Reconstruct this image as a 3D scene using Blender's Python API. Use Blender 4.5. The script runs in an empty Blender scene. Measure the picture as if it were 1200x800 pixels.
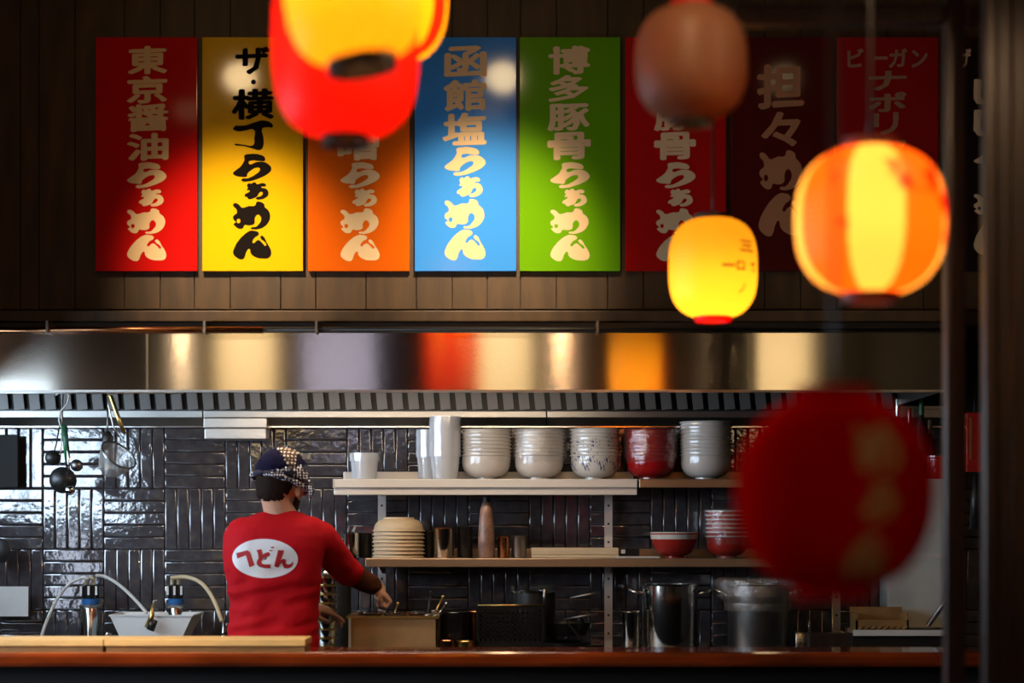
import bpy, bmesh, math, random
from math import sin, cos, pi, radians as R
from mathutils import Vector, Matrix, Euler, noise
from mathutils.bvhtree import BVHTree
rnd = random.Random(7)
S = bpy.context.scene
COL = S.collection
F = 2333.0; HZ = 620.0; CZ = 1.35            # focal length in px, horizon row, camera height

# ------------------------------------------------------------------ camera
cam = bpy.data.cameras.new('camera'); camo = bpy.data.objects.new('camera', cam); COL.objects.link(camo)
camo.location = (0, 0, CZ); camo.rotation_euler = (pi/2, 0, 0)
cam.sensor_width = 36; cam.lens = F/1200*36; cam.shift_y = (HZ-400)/1200
cam.clip_start = 0.05; cam.clip_end = 100
cam.dof.use_dof = True; cam.dof.focus_distance = 7.75; cam.dof.aperture_fstop = 1.75; cam.dof.aperture_blades = 0
S.camera = camo
# ------------------------------------------------------------------ world, exposure
w = bpy.data.worlds.new('world'); S.world = w; w.use_nodes = True
w.node_tree.nodes['Background'].inputs[0].default_value = (0.5, 0.6, 0.8, 1)
w.node_tree.nodes['Background'].inputs[1].default_value = 0.02
S.view_settings.view_transform = 'Standard'; S.view_settings.look = 'None'
S.view_settings.exposure = 0.0; S.view_settings.gamma = 1.0; S.view_settings.use_curve_mapping = False
S.cycles.max_bounces = 8; S.cycles.transparent_max_bounces = 24
S.cycles.use_denoising = True; S.cycles.sample_clamp_indirect = 6.0
S.cycles.caustics_reflective = False

# light levels (all tuned here)
L_WINDOW = 13.0       # daylight in the frosted shop window on the left wall
L_SPOT = (250, 275, 10)
L_BOX = 3.0          # square paper ceiling lights over the tables behind the camera
L_SLAT = 5.0
L_HOOD_FILL = 7.5        # added fill strip under the hood
L_FRONT_FILL = 12.0  # warm fill from the pendants added out of view

def spot(loc, aim, e, col, size, blend, rad):
    l = bpy.data.lights.new('spot_bulb', 'SPOT'); l.energy = e; l.color = col; l.spot_size = R(size); l.spot_blend = blend
    l.shadow_soft_size = rad
    o = bpy.data.objects.new('spot_bulb', l); COL.objects.link(o); o.location = loc
    o.rotation_euler = (Vector(aim)-Vector(loc)).to_track_quat('-Z', 'Y').to_euler()
    return o
SPOTX = (-1.20, -0.04, 1.19)
SPOTS = [spot((x, 5.8, 3.35), (x+ax, 7.28, az), e, (1.0, 0.74, 0.46), sz, 1.0, 0.06)
         for (x, ax, az, e, sz) in ((SPOTX[0], .22, 2.27, L_SPOT[0], 35), (SPOTX[1], -.06, 2.33, L_SPOT[1], 36), (SPOTX[2], 0.1, 1.9, L_SPOT[2], 30))]

CSPOTS = [spot((x, 5.0, 3.38), (x, 6.36, .98), e, (1.0, .66, .33), 34, 1.0, .05) for x, e in ((-1.55, 200), (-.95, 200), (-.1, 120), (.8, 50))]
# ------------------------------------------------------------------ helpers
def P(px, py, D): return Vector(((px-600)*D/F, D, CZ-(py-HZ)*D/F))
def X(px, D): return (px-600)*D/F
def Z(py, D): return CZ-(py-HZ)*D/F
class MB:
    def __init__(s): s.v = []; s.f = []
    def add(s, vs, fs):
        b = len(s.v); s.v += [tuple(v) for v in vs]; s.f += [tuple(b+i for i in f) for f in fs]; return s
    def box(s, x0, x1, y0, y1, z0, z1, b=0.0):
        if b <= 0:
            vs = [(x, y, z) for x in (x0, x1) for y in (y0, y1) for z in (z0, z1)]
            return s.add(vs, [(0,1,3,2),(4,6,7,5),(0,4,5,1),(2,3,7,6),(0,2,6,4),(1,5,7,3)])
        bm = bmesh.new(); r = bmesh.ops.create_cube(bm, size=1)
        for v in bm.verts:
            v.co = ((x0+x1)/2+v.co.x*(x1-x0), (y0+y1)/2+v.co.y*(y1-y0), (z0+z1)/2+v.co.z*(z1-z0))
        bmesh.ops.bevel(bm, geom=bm.edges[:], offset=b, segments=2, profile=0.5, affect='EDGES')
        bm.verts.index_update()
        s.add([v.co.copy() for v in bm.verts], [[v.index for v in f.verts] for f in bm.faces]); bm.free(); return s
    def lathe(s, prof, n=32, c=(0,0,0), closed=False, M=None):
        vs = []; fs = []; m = len(prof)
        for i in range(n):
            a = 2*pi*i/n
            for r, z in prof:
                p = Vector((r*cos(a), r*sin(a), z))
                if M: p = M @ p
                vs.append((p.x+c[0], p.y+c[1], p.z+c[2]))
        for i in range(n):
            j = (i+1) % n
            for k in range(m-1 if not closed else m):
                k2 = (k+1) % m
                fs.append((i*m+k, j*m+k, j*m+k2, i*m+k2))
        return s.add(vs, fs)
    def tube(s, pts, r, n=8, cap=True):
        pts = [Vector(p) for p in pts]; m = len(pts)
        rr = r if isinstance(r, (list, tuple)) else [r]*m
        vs = []; fs = []; up = None
        for i, p in enumerate(pts):
            t = (pts[min(i+1, m-1)]-pts[max(i-1, 0)]).normalized()
            if up is None: up = Vector((0,0,1)) if abs(t.z) < .9 else Vector((1,0,0))
            u = (up - t*up.dot(t)).normalized(); v = t.cross(u); up = u
            for k in range(n):
                a = 2*pi*k/n; vs.append(p+(u*cos(a)+v*sin(a))*rr[i])
        for i in range(m-1):
            for k in range(n):
                k2 = (k+1) % n; fs.append((i*n+k, i*n+k2, (i+1)*n+k2, (i+1)*n+k))
        if cap: fs.append(tuple(range(n))[::-1]); fs.append(tuple((m-1)*n+k for k in range(n)))
        return s.add(vs, fs)
    def ell(s, c, r, M=None, nu=16, nv=10):
        vs = []; fs = []
        for j in range(nv+1):
            t = pi*j/nv
            for i in range(nu):
                a = 2*pi*i/nu; p = Vector((r[0]*sin(t)*cos(a), r[1]*sin(t)*sin(a), r[2]*cos(t)))
                if M: p = M @ p
                vs.append(p+Vector(c))
        for j in range(nv):
            for i in range(nu):
                i2 = (i+1) % nu; fs.append((j*nu+i, (j+1)*nu+i, (j+1)*nu+i2, j*nu+i2))
        return s.add(vs, fs)
    def prism(s, poly, axis, a0, a1):
        n = len(poly)
        def mk(u, v, a): return {'y': (u, a, v), 'x': (a, u, v), 'z': (u, v, a)}[axis]
        vs = [mk(u, v, a0) for u, v in poly]+[mk(u, v, a1) for u, v in poly]
        return s.add(vs, [tuple(range(n)), tuple(range(2*n-1, n-1, -1))]+[(i, (i+1) % n, n+(i+1) % n, n+i) for i in range(n)])
    def build(s, name, mat, parent=None, smooth=False, loc=None, fix=True):
        me = bpy.data.meshes.new(name); me.from_pydata(s.v, [], s.f); me.update()
        if fix:
            bm = bmesh.new(); bm.from_mesh(me); bmesh.ops.remove_doubles(bm, verts=bm.verts, dist=1e-5)
            bmesh.ops.recalc_face_normals(bm, faces=bm.faces); bm.to_mesh(me); bm.free()
        return mesh_obj(name, me, mat, parent, smooth, loc)
def mesh_obj(name, me, mat, parent=None, smooth=False, loc=None):
    if mat and not me.materials: me.materials.append(mat)
    if smooth:
        me.polygons.foreach_set('use_smooth', [True]*len(me.polygons))
        if smooth != True:
            try: me.set_sharp_from_angle(angle=R(smooth))
            except Exception: pass
    o = bpy.data.objects.new(name, me); COL.objects.link(o)
    if parent: o.parent = parent
    if loc is not None: o.location = loc
    return o
def tag(o, label, cat, group=None, kind=None):
    o['label'] = label; o['category'] = cat
    if group: o['group'] = group
    if kind: o['kind'] = kind
    return o
def thing(name, label, cat, loc=(0,0,0), group=None, rz=0):
    o = bpy.data.objects.new(name, None); COL.objects.link(o); o.empty_display_size = .05
    o.location = loc; o.rotation_euler = (0, 0, rz); return tag(o, label, cat, group)
def struct(o): o['kind'] = 'structure'; return o
def copy_tree(o, loc, label, rz=0, group=None):
    c = o.copy(); COL.objects.link(c); c.location = loc; c.rotation_euler = (0, 0, rz); c['label'] = label
    if group: c['group'] = group
    for ch in list(o.children):
        d = ch.copy(); COL.objects.link(d); d.parent = c
    return c
ORD = ['bottom', 'second', 'third', 'fourth', 'fifth', 'sixth', 'seventh', 'eighth', 'ninth', 'tenth', 'eleventh', 'twelfth', 'thirteenth', 'fourteenth', 'fifteenth']

# ------------------------------------------------------------------ materials
def nt(name):
    m = bpy.data.materials.new(name); m.use_nodes = True
    return m, m.node_tree.nodes, m.node_tree.links, m.node_tree.nodes['Principled BSDF']
def pm(name, col, rough=.5, metal=0., bump=0., bscale=40, var=0., vscale=8, coat=0., spec=.5, aniso=0., stretch=None, alpha=1., trans=0., emis=None):
    m, N, L, b = nt(name)
    b.inputs['Base Color'].default_value = (*col, 1); b.inputs['Roughness'].default_value = rough
    b.inputs['Metallic'].default_value = metal; b.inputs['Coat Weight'].default_value = coat
    b.inputs['Specular IOR Level'].default_value = spec; b.inputs['Alpha'].default_value = alpha
    b.inputs['Transmission Weight'].default_value = trans
    tc = N.new('ShaderNodeTexCoord'); mp = N.new('ShaderNodeMapping'); L.new(tc.outputs['Object'], mp.inputs[0])
    if stretch: mp.inputs['Scale'].default_value = stretch
    if var > 0:
        n = N.new('ShaderNodeTexNoise'); n.inputs['Scale'].default_value = vscale; n.inputs['Detail'].default_value = 5
        L.new(mp.outputs[0], n.inputs['Vector'])
        mx = N.new('ShaderNodeMix'); mx.data_type = 'RGBA'
        mx.inputs[6].default_value = (*[max(0, c*(1-var)) for c in col], 1); mx.inputs[7].default_value = (*[min(1, c*(1+var)) for c in col], 1)
        mr = N.new('ShaderNodeMapRange'); mr.inputs[1].default_value = .3; mr.inputs[2].default_value = .7
        L.new(n.outputs[0], mr.inputs[0]); L.new(mr.outputs[0], mx.inputs[0]); L.new(mx.outputs[2], b.inputs['Base Color'])
    if bump > 0:
        n2 = N.new('ShaderNodeTexNoise'); n2.inputs['Scale'].default_value = bscale; n2.inputs['Detail'].default_value = 3
        L.new(mp.outputs[0], n2.inputs['Vector']); bp = N.new('ShaderNodeBump'); bp.inputs['Strength'].default_value = bump
        bp.inputs['Distance'].default_value = .002; L.new(n2.outputs[0], bp.inputs['Height']); L.new(bp.outputs[0], b.inputs['Normal'])
    if aniso > 0:
        b.inputs['Anisotropic'].default_value = aniso
    return m
def spin(bm, d): pass
def emit(name, col, st):
    m, N, L, b = nt(name); b.inputs['Base Color'].default_value = (*col, 1); b.inputs['Roughness'].default_value = .6
    b.inputs['Emission Color'].default_value = (*col, 1); b.inputs['Emission Strength'].default_value = st; return m
def film(name, col, clear=.8, rough=.08, bump=.6, bs=60, dm=.5):
    m, N, L, b = nt(name); N.remove(b); out = [n for n in N if n.type == 'OUTPUT_MATERIAL'][0]
    t = N.new('ShaderNodeBsdfTransparent'); g = N.new('ShaderNodeBsdfGlossy'); d = N.new('ShaderNodeBsdfDiffuse')
    g.inputs['Roughness'].default_value = rough; g.inputs['Color'].default_value = (1, 1, 1, 1); d.inputs['Color'].default_value = (*col, 1)
    n = N.new('ShaderNodeTexNoise'); n.inputs['Scale'].default_value = bs; n.inputs['Detail'].default_value = 4
    tc = N.new('ShaderNodeTexCoord'); L.new(tc.outputs['Object'], n.inputs['Vector'])
    bp = N.new('ShaderNodeBump'); bp.inputs['Strength'].default_value = bump; bp.inputs['Distance'].default_value = .01; L.new(n.outputs[0], bp.inputs['Height'])
    L.new(bp.outputs[0], g.inputs['Normal'])
    m1 = N.new('ShaderNodeMixShader'); m2 = N.new('ShaderNodeMixShader'); m1.inputs[0].default_value = dm
    L.new(g.outputs[0], m1.inputs[1]); L.new(d.outputs[0], m1.inputs[2]); m2.inputs[0].default_value = clear
    L.new(m1.outputs[0], m2.inputs[1]); L.new(t.outputs[0], m2.inputs[2]); L.new(m2.outputs[0], out.inputs[0]); return m

M = {}
M['dark_wall'] = pm('dark_plaster', (.035, .025, .02), .8)
M['plank'] = pm('stained_plank', (.066, .034, .011), .5, var=.35, vscale=6, bump=.3, bscale=60, stretch=(3, 3, .6))
M['ceiling'] = pm('black_ceiling', (.012, .010, .009), .9)
M['floor'] = pm('floor_slab', (.05, .04, .035), .5, var=.3)
M['steel'] = pm('brushed_steel', (.50, .48, .45), .34, 1, bump=.12, bscale=50, stretch=(30, 1, 1))
M['steel_dark'] = pm('dull_steel', (.30, .28, .26), .38, 1, var=.2, bump=.1)
M['steel_shiny'] = pm('polished_steel', (.68, .66, .63), .14, 1, bump=.04, bscale=20)
M['steel_hood'] = pm('hood_steel', (.66, .60, .52), .13, 1, aniso=.97, bump=.012, bscale=5)
M['baffle'] = pm('filter_steel', (.20, .19, .18), .45, .4)
M['black'] = pm('black_metal', (.012, .011, .010), .4)
M['black_gloss'] = pm('black_plastic', (.015, .014, .014), .2)
M['black_soft'] = pm('matte_black', (.010, .009, .009), .75)
M['grout'] = pm('dark_grout', (.015, .014, .015), .8)
M['counter'] = pm('lacquered_wood', (.17, .028, .005), .14, var=.5, vscale=3, coat=.6, stretch=(1, 6, 6), bump=.15, bscale=6)
M['board'] = pm('pale_board', (.74, .50, .20), .4, var=.12, vscale=10, stretch=(1, 8, 8))
M['board2'] = pm('amber_board', (.46, .26, .08), .4, var=.2, vscale=10, stretch=(1, 8, 8))
M['shelf'] = pm('shelf_steel', (.80, .75, .68), .34, .25, bump=.05)
M['white_plastic'] = pm('white_plastic', (.75, .74, .70), .4, var=.06)
M['grey_hose'] = pm('white_hose', (.62, .60, .55), .45)
M['beige_hose'] = pm('yellowed_hose', (.62, .50, .30), .45)
M['blue'] = pm('blue_ring', (.02, .12, .35), .35)
M['cream_bowl'] = pm('cream_glaze', (.62, .56, .50), .16, var=.10, vscale=15, coat=.4)
M['white_bowl'] = pm('white_glaze', (.68, .65, .61), .12, coat=.5)
M['red_bowl'] = pm('red_lacquer', (.38, .008, .010), .16, coat=.5)
M['bamboo'] = pm('pale_wood_bowl', (.68, .52, .33), .5, var=.1, vscale=12, stretch=(1, 1, 6))
M['brown_wrap'] = pm('brown_bottle_wrap', (.30, .16, .11), .3, var=.5, vscale=25, bump=.5, bscale=30)
M['copper'] = pm('copper', (.50, .22, .10), .25, 1)
M['brass'] = pm('brass', (.62, .42, .14), .3, 1)
M['cup_plastic'] = film('clear_plastic', (.93, .95, 1.0), .55, .12, .05, 60, .75)
M['cling'] = film('cling_film', (.75, .72, .70), .86, .10, 1.0, 45, .22)
M['film_amber'] = film('cling_film_pot', (.6, .5, .4), .72, .10, 1.0, 60)
M['green'] = pm('green_handle', (.01, .10, .035), .4)
M['mesh'] = film('wire_mesh', (.30, .28, .25), .45, .3, .2)
M['skin'] = pm('skin', (.60, .32, .20), .5, var=.08, bump=.1)
M['hair'] = pm('dark_hair', (.018, .009, .006), .75, spec=.1, bump=.8, bscale=150, stretch=(1, 1, .2))
M['shirt'] = pm('red_cotton', (.50, .002, .008), .8, bump=.3, bscale=300, spec=.2)
M['print_white'] = pm('white_print', (.80, .80, .80), .7)
M['print_red'] = pm('red_print', (.42, .004, .008), .7)
M['trousers'] = pm('black_cotton', (.015, .015, .018), .8)
M['cream'] = pm('cream_lettering', (.86, .62, .34), .7, spec=.2)
M['ink'] = pm('black_lettering', (.008, .005, .004), .8, spec=.1)
M['dark_wood'] = pm('dark_post', (.030, .016, .012), .35, var=.4, stretch=(8, 8, .5), bump=.2)
M['fridge'] = pm('pale_panel', (.74, .74, .66), .35, var=.15, vscale=6)
M['red_gloss'] = pm('red_enamel', (.45, .015, .01), .12, coat=.5)
M['foil'] = pm('foil', (.55, .50, .42), .2, 1, bump=1, bscale=80)

def brushed_vertical(m):       # grooves run sideways, so highlights stretch up and down
    N = m.node_tree.nodes; L = m.node_tree.links; b = N['Principled BSDF']
    t = N.new('ShaderNodeCombineXYZ'); t.inputs[2].default_value = 1
    L.new(t.outputs[0], b.inputs['Tangent'])
brushed_vertical(M['steel_hood']); M['steel_hood'].node_tree.nodes['Principled BSDF'].inputs['Anisotropic Rotation'].default_value = 0.0

def tile_mat():
    m, N, L, b = nt('dark_glazed_tile'); b.inputs['Roughness'].default_value = .08; b.inputs['IOR'].default_value = 1.75; b.inputs['Coat Weight'].default_value = 1; b.inputs['Coat IOR'].default_value = 1.7; b.inputs['Coat Roughness'].default_value = .05
    tc = N.new('ShaderNodeTexCoord'); oi = N.new('ShaderNodeObjectInfo')
    ad = N.new('ShaderNodeVectorMath'); L.new(tc.outputs['Object'], ad.inputs[0])
    cb = N.new('ShaderNodeVectorMath'); cb.operation = 'SCALE'; L.new(oi.outputs['Location'], cb.inputs[0]); cb.inputs['Scale'].default_value = 1.7
    L.new(cb.outputs[0], ad.inputs[1])
    n = N.new('ShaderNodeTexNoise'); n.inputs['Scale'].default_value = 28; n.inputs['Detail'].default_value = 2
    n2 = N.new('ShaderNodeTexNoise'); n2.inputs['Scale'].default_value = 120; n2.inputs['Detail'].default_value = 3
    n3 = N.new('ShaderNodeTexNoise'); n3.inputs['Scale'].default_value = 22; n3.inputs['Detail'].default_value = 6
    for q in (n, n2, n3): L.new(ad.outputs[0], q.inputs['Vector'])
    b1 = N.new('ShaderNodeBump'); b1.inputs['Strength'].default_value = .5; b1.inputs['Distance'].default_value = .0016; L.new(n.outputs[0], b1.inputs['Height'])
    b2 = N.new('ShaderNodeBump'); b2.inputs['Strength'].default_value = .3; b2.inputs['Distance'].default_value = .0004; L.new(n2.outputs[0], b2.inputs['Height'])
    L.new(b1.outputs[0], b2.inputs['Normal']); L.new(b2.outputs[0], b.inputs['Normal']); L.new(b2.outputs[0], b.inputs['Coat Normal'])
    cr = N.new('ShaderNodeValToRGB'); L.new(n3.outputs[0], cr.inputs[0])
    cr.color_ramp.elements[0].position = .35; cr.color_ramp.elements[0].color = (.060, .054, .060, 1)
    cr.color_ramp.elements[1].position = .62; cr.color_ramp.elements[1].color = (.090, .082, .088, 1)
    e = cr.color_ramp.elements.new(.74); e.color = (.15, .12, .075, 1)
    L.new(cr.outputs[0], b.inputs['Base Color']); return m
M['tile'] = tile_mat()

# ------------------------------------------------------------------ room shell
XL, XR, YB, YF, ZC = -2.38, 2.75, 8.03, -1.3, 3.75
struct(MB().box(XL-.1, XR+.1, YF-.1, YB+.1, -.1, 0).build('floor', M['floor']))
struct(MB().box(XL-.1, XR+.1, YF-.1, YB+.1, ZC, ZC+.1).build('ceiling', M['ceiling']))
wb = struct(MB().box(XL-.1, XR+.1, YB, YB+.1, 0, ZC).build('wall_back', M['grout']))
struct(MB().box(XL-.1, XR+.1, YF-.1, YF, 0, ZC).build('wall_front', M['dark_wall']))
struct(MB().box(XR, XR+.1, YF, YB, 0, ZC).build('wall_right', M['dark_wall']))
WY0, WY1, WZ0, WZ1 = 3.6, 7.5, 1.40, 1.92       # shop window in the left wall
mb = MB(); mb.box(XL-.1, XL, YF, WY0, 0, ZC); mb.box(XL-.1, XL, WY1, YB, 0, ZC); mb.box(XL-.1, XL, WY0, WY1, 0, WZ0); mb.box(XL-.1, XL, WY0, WY1, WZ1, ZC)
struct(mb.build('wall_left', M['dark_wall']))
win = struct(bpy.data.objects.new('window_1', None)); COL.objects.link(win); win.location = (XL, WY0, WZ0)
M['sky_pane'] = emit('daylit_frosted_glass', (.62, .80, 1.0), L_WINDOW)
for k in range(3):
    w3 = (WY1-WY0)/3
    MB().box(-.07, -.06, k*w3+.03, (k+1)*w3-.03, .03, WZ1-WZ0-.03).build('pane', M['sky_pane'], win)
mb = MB()
for k in range(4): mb.box(-.09, -.03, k*w3-.03 if k else 0, k*w3+.03 if k < 3 else 3*w3, 0, WZ1-WZ0)
mb.box(-.09, -.03, 0, WY1-WY0, 0, .03); mb.box(-.09, -.03, 0, WY1-WY0, WZ1-WZ0-.03, WZ1-WZ0)
mb.build('window_frame', M['black'], win)

cs = thing('light_blocker', 'dark boards added over the side window to shade the menu signs', 'shelf', (XL, 3.4, 2.02))  # unseen boards added to keep window light off the signs
MB().box(0.001, .47, 0, 3.675, 0, .03).build('shelf_board', M['dark_wood'], cs)
MB().box(.45, .47, 0, 3.675, -.14, .06).build('blocker_front', M['dark_wood'], cs)
win2 = struct(bpy.data.objects.new('window_3', None)); COL.objects.link(win2); win2.location = (XL, 5.05, .70)
MB().box(.002, .010, 0.03, .70, .03, .62).build('pane', emit('dim_frosted_glass', (.70, .80, 1.0), L_WINDOW*.34), win2)
MB().box(.002, .03, 0, .03, 0, .65).box(.002, .03, .70, .73, 0, .65).box(.002, .03, 0.03, .70, 0, .03).box(.002, .03, 0.03, .70, .62, .65).build('window_frame', M['black'], win2)
# glazed tiles in basket weave, each a piece of the back wall
PT = 71.35*8.0/F; W = PT/5; G = .0016
def tile_mesh(name, a, b):
    mb = MB(); rings = ((0, .004), (.0003, -.0005), (.0012, -.0028), (.0028, -.0042), (.0060, -.0048)); n = 0
    for ins, y in rings:
        x, z = a/2-G/2-ins, b/2-G/2-ins
        mb.v += [(-x, y, -z), (x, y, -z), (x, y, z), (-x, y, z)]
    for r in range(len(rings)-1):
        for k in range(4):
            k2 = (k+1) % 4; mb.f.append((r*4+k, r*4+k2, r*4+4+k2, r*4+4+k))
    q = (len(rings)-1)*4; mb.f.append((q, q+1, q+2, q+3))
    me = bpy.data.meshes.new(name); me.from_pydata(mb.v, [], mb.f); me.update(); me.materials.append(M['tile'])
    me.polygons.foreach_set('use_smooth', [True]*(len(me.polygons)-1)+[False]); return me, mb
TH, THm = tile_mesh('tile_flat', PT, W); TV, TVm = tile_mesh('tile_upright', W, PT)
rest = MB(); cnt = 0; YT = 8.02
for c in range(-2, 17):
    for r in range(0, 5):
        x0 = X(49.2, 8.0)+c*PT; ztop = Z(500.6, 8.0)-r*PT
        horiz = (c+r) % 2 == 0
        px0 = 49.2+c*71.35
        hid = (c < -1) or (r == 4) or (c > 14) or (px0 > 860 and px0 < 1060 and r < 2) or (px0 > 1000)
        for k in range(5):
            x = x0+PT/2 if horiz else x0+(k+.5)*W
            z = ztop-(k+.5)*W if horiz else ztop-PT/2
            rx, rz2 = rnd.gauss(0, .004), rnd.gauss(0, .006); dy = rnd.uniform(0, .0012)
            if hid:
                src = THm if horiz else TVm
                rest.add([(v[0]+x, v[1]+YT+dy, v[2]+z) for v in src.v], src.f)
            else:
                o = bpy.data.objects.new('tile', TH if horiz else TV); COL.objects.link(o); o.parent = wb
                o.location = (x, YT+dy, z); o.rotation_euler = (rx, 0, rz2); cnt += 1
print('tiles', cnt)
ro = rest.build('tile', M['tile'], wb, smooth=35, fix=False); ro['kind'] = 'stuff'

# upper wall (bulkhead over the hood) with vertical planks
DS = 7.32
bw = struct(MB().box(XL, XR, DS+.012, YB, 2.10, ZC).build('wall_upper', M['dark_wall']))
edges = [0]; pw = [.128, .185, .185, .128, .128, .128, .128, .172, .128, .185]
seams = [-118, -60, -18, 24, 46, 88, 146, 188, 228, 270, 329, 370, 429, 488, 530, 571, 610, 652, 712, 754, 796, 838, 896, 938, 980, 1040, 1082, 1124, 1166, 1208, 1270, 1330, 1390]
seams = [s for s in seams if X(s, DS) > XL and X(s, DS) < XR]
xs = [XL]+[X(s, DS) for s in seams]+[XR]
for a, b2 in zip(xs, xs[1:]):
    MB().box(a+.002, b2-.002, DS-rnd.uniform(0, .003), DS+.014, 2.16, ZC-.01, .0).build('plank', M['plank'], bw)
# ledge and dark channel above the hood
t1 = struct(MB().box(XL, 1.62, 7.16, DS, Z(378, 7.2), Z(365, 7.2), .004).build('trim_1', M['plank']))
t2 = struct(MB().box(XL, 1.62, 7.18, DS, Z(390, 7.2)-.01, Z(378, 7.2), .002).build('trim_2', M['black']))
# track rail rod
rl = thing('hanging_rail', 'thin brown metal rod fixed along the ledge above the steel hood', 'rail', P(-60, 386, 7.08))
lx = X(308, 7.08)-X(-60, 7.08)
MB().tube([(0, 0, 0), (lx, 0, 0)], .010, 12).build('rod', M['copper'], rl, True)
MB().tube([(lx, 0, 0), (X(1105, 7.08)-X(-60, 7.08), 0, 0)], .006, 10).build('rod', M['black'], rl, True)
for px in (56, 240, 371, 700):
    xx = X(px, 7.08)-X(-60, 7.08); MB().box(xx-.004, xx+.004, -.014, .10, -.013, .03).build('bracket', M['steel_dark'], rl)

# ------------------------------------------------------------------ hood
HD = 7.10; hz1, hz0 = Z(390, HD), Z(458, HD); hxr = X(1107, HD)
hood = thing('extractor_hood', 'long brushed steel extractor hood running over the kitchen worktop', 'hood', (0, HD, hz0))
for a, b2 in ((-50, 171.5), (173, 1107)):
    mb = MB(); mb.box(max(XL+.01, X(a, HD)) if a > 0 else XL+.01, X(b2, HD), 0, .012, .004, hz1-hz0); mb.build('front_panel', M['steel_hood'], hood)
mb = MB(); mb.box(XL+.01, hxr, .0, .02, -.004, .004); mb.build('lip', M['steel'], hood)
MB().box(X(171, HD), X(173.4, HD), -.003, .003, .004, hz1-hz0).build('seam_strip', M['steel_shiny'], hood)
MB().box(hxr-.012, hxr, .012, .9, .0, hz1-hz0).build('side_panel', M['steel_dark'], hood)
MB().box(XL+.01, hxr, .012, .9, hz1-hz0-.004, hz1-hz0).build('top_panel', M['black'], hood)
MB().box(XL+.01, hxr-.012, .82, .86, -.02, .16).build('inner_panel', M['black'], hood)
x = XL+.03; bmesh_b = None
while x < hxr-.05:
    if bmesh_b is None:
        bo = MB().box(.0, .040, .79, .80, -.02, .16).build('filter_baffle', M['baffle'], hood); bmesh_b = bo.data
    else:
        bo = bpy.data.objects.new('filter_baffle', bmesh_b); COL.objects.link(bo); bo.parent = hood
    bo.location.x = x; bo.rotation_euler = (0, R(-6), 0); x += .0626
zr = Z(460, 7.62)-hz0; rx0, rx1 = X(-60, 7.62), X(215, 7.62)
MB().tube([(rx0, .52, zr), (rx1, .52, zr)], .004, 8).build('utensil_rail', M['steel'], hood, True)
for xx in (rx0+.05, rx1-.01): MB().box(xx-.004, xx+.004, .516, .524, zr, hz1-hz0-.004).build('rail_hanger', M['steel_dark'], hood)
# stainless rail on the wall under the hood
sr = thing('wall_capping', 'folded steel capping strip along the top of the tiled wall', 'capping', (0, 7.97, Z(500, 7.97)))
h = Z(476, 7.97)-Z(500, 7.97)
for a, b2 in ((-95, 237), (238.5, 640), (641.5, 1110)):
    MB().box(max(X(a, 7.97), XL+.01), X(b2, 7.97), 0, .045, h*.45, h*.94, .002).build('strip_panel', M['steel'], sr); MB().prism([(0.0, h*.45), (.04, h*.45), (.04, 0), (.03, 0)], 'x', max(X(a, 7.97), XL+.01), X(b2, 7.97)).build('lower_panel', M['steel_dark'], sr)
MB().box(XL+.01, X(1110, 7.97), -.018, 0, h*.86, h).build('upper_lip', M['steel'], sr)
MB().box(XL+.01, X(1110, 7.97), -.004, 0, -.003, .003).build('lower_lip', M['steel_shiny'], sr)
lb = thing('wall_lamp_box', 'small stained steel box fixed under the capping above the cook', 'box', P(277, 515, 7.9))
MB().box(-.122, .122, -.03, .10, 0, .045, .004).build('box_body', M['steel'], lb)
MB().box(-.125, .125, -.035, .10, .045, .085, .003).build('box_lid', M['steel'], lb)

# ------------------------------------------------------------------ counter
DC = 6.30; czt = Z(764, DC); czb = Z(782, DC)
ct = thing('bar_counter', 'glossy red-brown wooden bar counter along the bottom of the view', 'counter', (0, DC, 0))
MB().box(XL+.01, 1.62, 0, .29, czb, czt, .014).build('worktop', M['counter'], ct)
MB().box(XL+.01, 1.60, .10, .27, 0, czb).build('base', M['black_soft'], ct)
MB().box(XL+.01, 1.60, .085, .10, 0.02, czb-.06).build('front_panel', M['dark_wood'], ct)
for a, b2, lab in ((-45, 121.3, 'left pale wooden raised board lying on the bar counter'), (122.3, 358, 'pale wooden raised board on the bar counter below the cook')):
    t = thing('raised_board', lab, 'board', (X(a, 6.34), 6.335, czt), 'pale boards along the bar counter')
    wd = X(b2, 6.34)-X(a, 6.34)
    MB().box(0, wd, .0, .2, .017, .039, .002).build('top_board', M['board'], t)
    MB().box(.004, wd-.004, .012, .19, 0.0, .0145).build('lower_board', M['board2'], t); MB().box(.01, wd-.01, .02, .18, .0145, .017).build('gap_shade', M['black_soft'], t)  # black strip stands in for the shade between the two boards
# worktop behind
WD = 7.48; WZ = .87
wk = thing('steel_worktop', 'steel kitchen worktop behind the bar carrying pots', 'worktop', (0, WD, 0))
MB().box(XL+.02, 1.60, 0, .51, WZ-.04, WZ, .003).build('worktop', M['steel_dark'], wk)
MB().box(XL+.02, 1.60, .03, .50, 0.08, WZ-.04).build('cabinet', M['steel_dark'], wk)
MB().box(XL+.02, 1.60, .08, .50, 0, .08).build('plinth', M['black'], wk)

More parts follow.
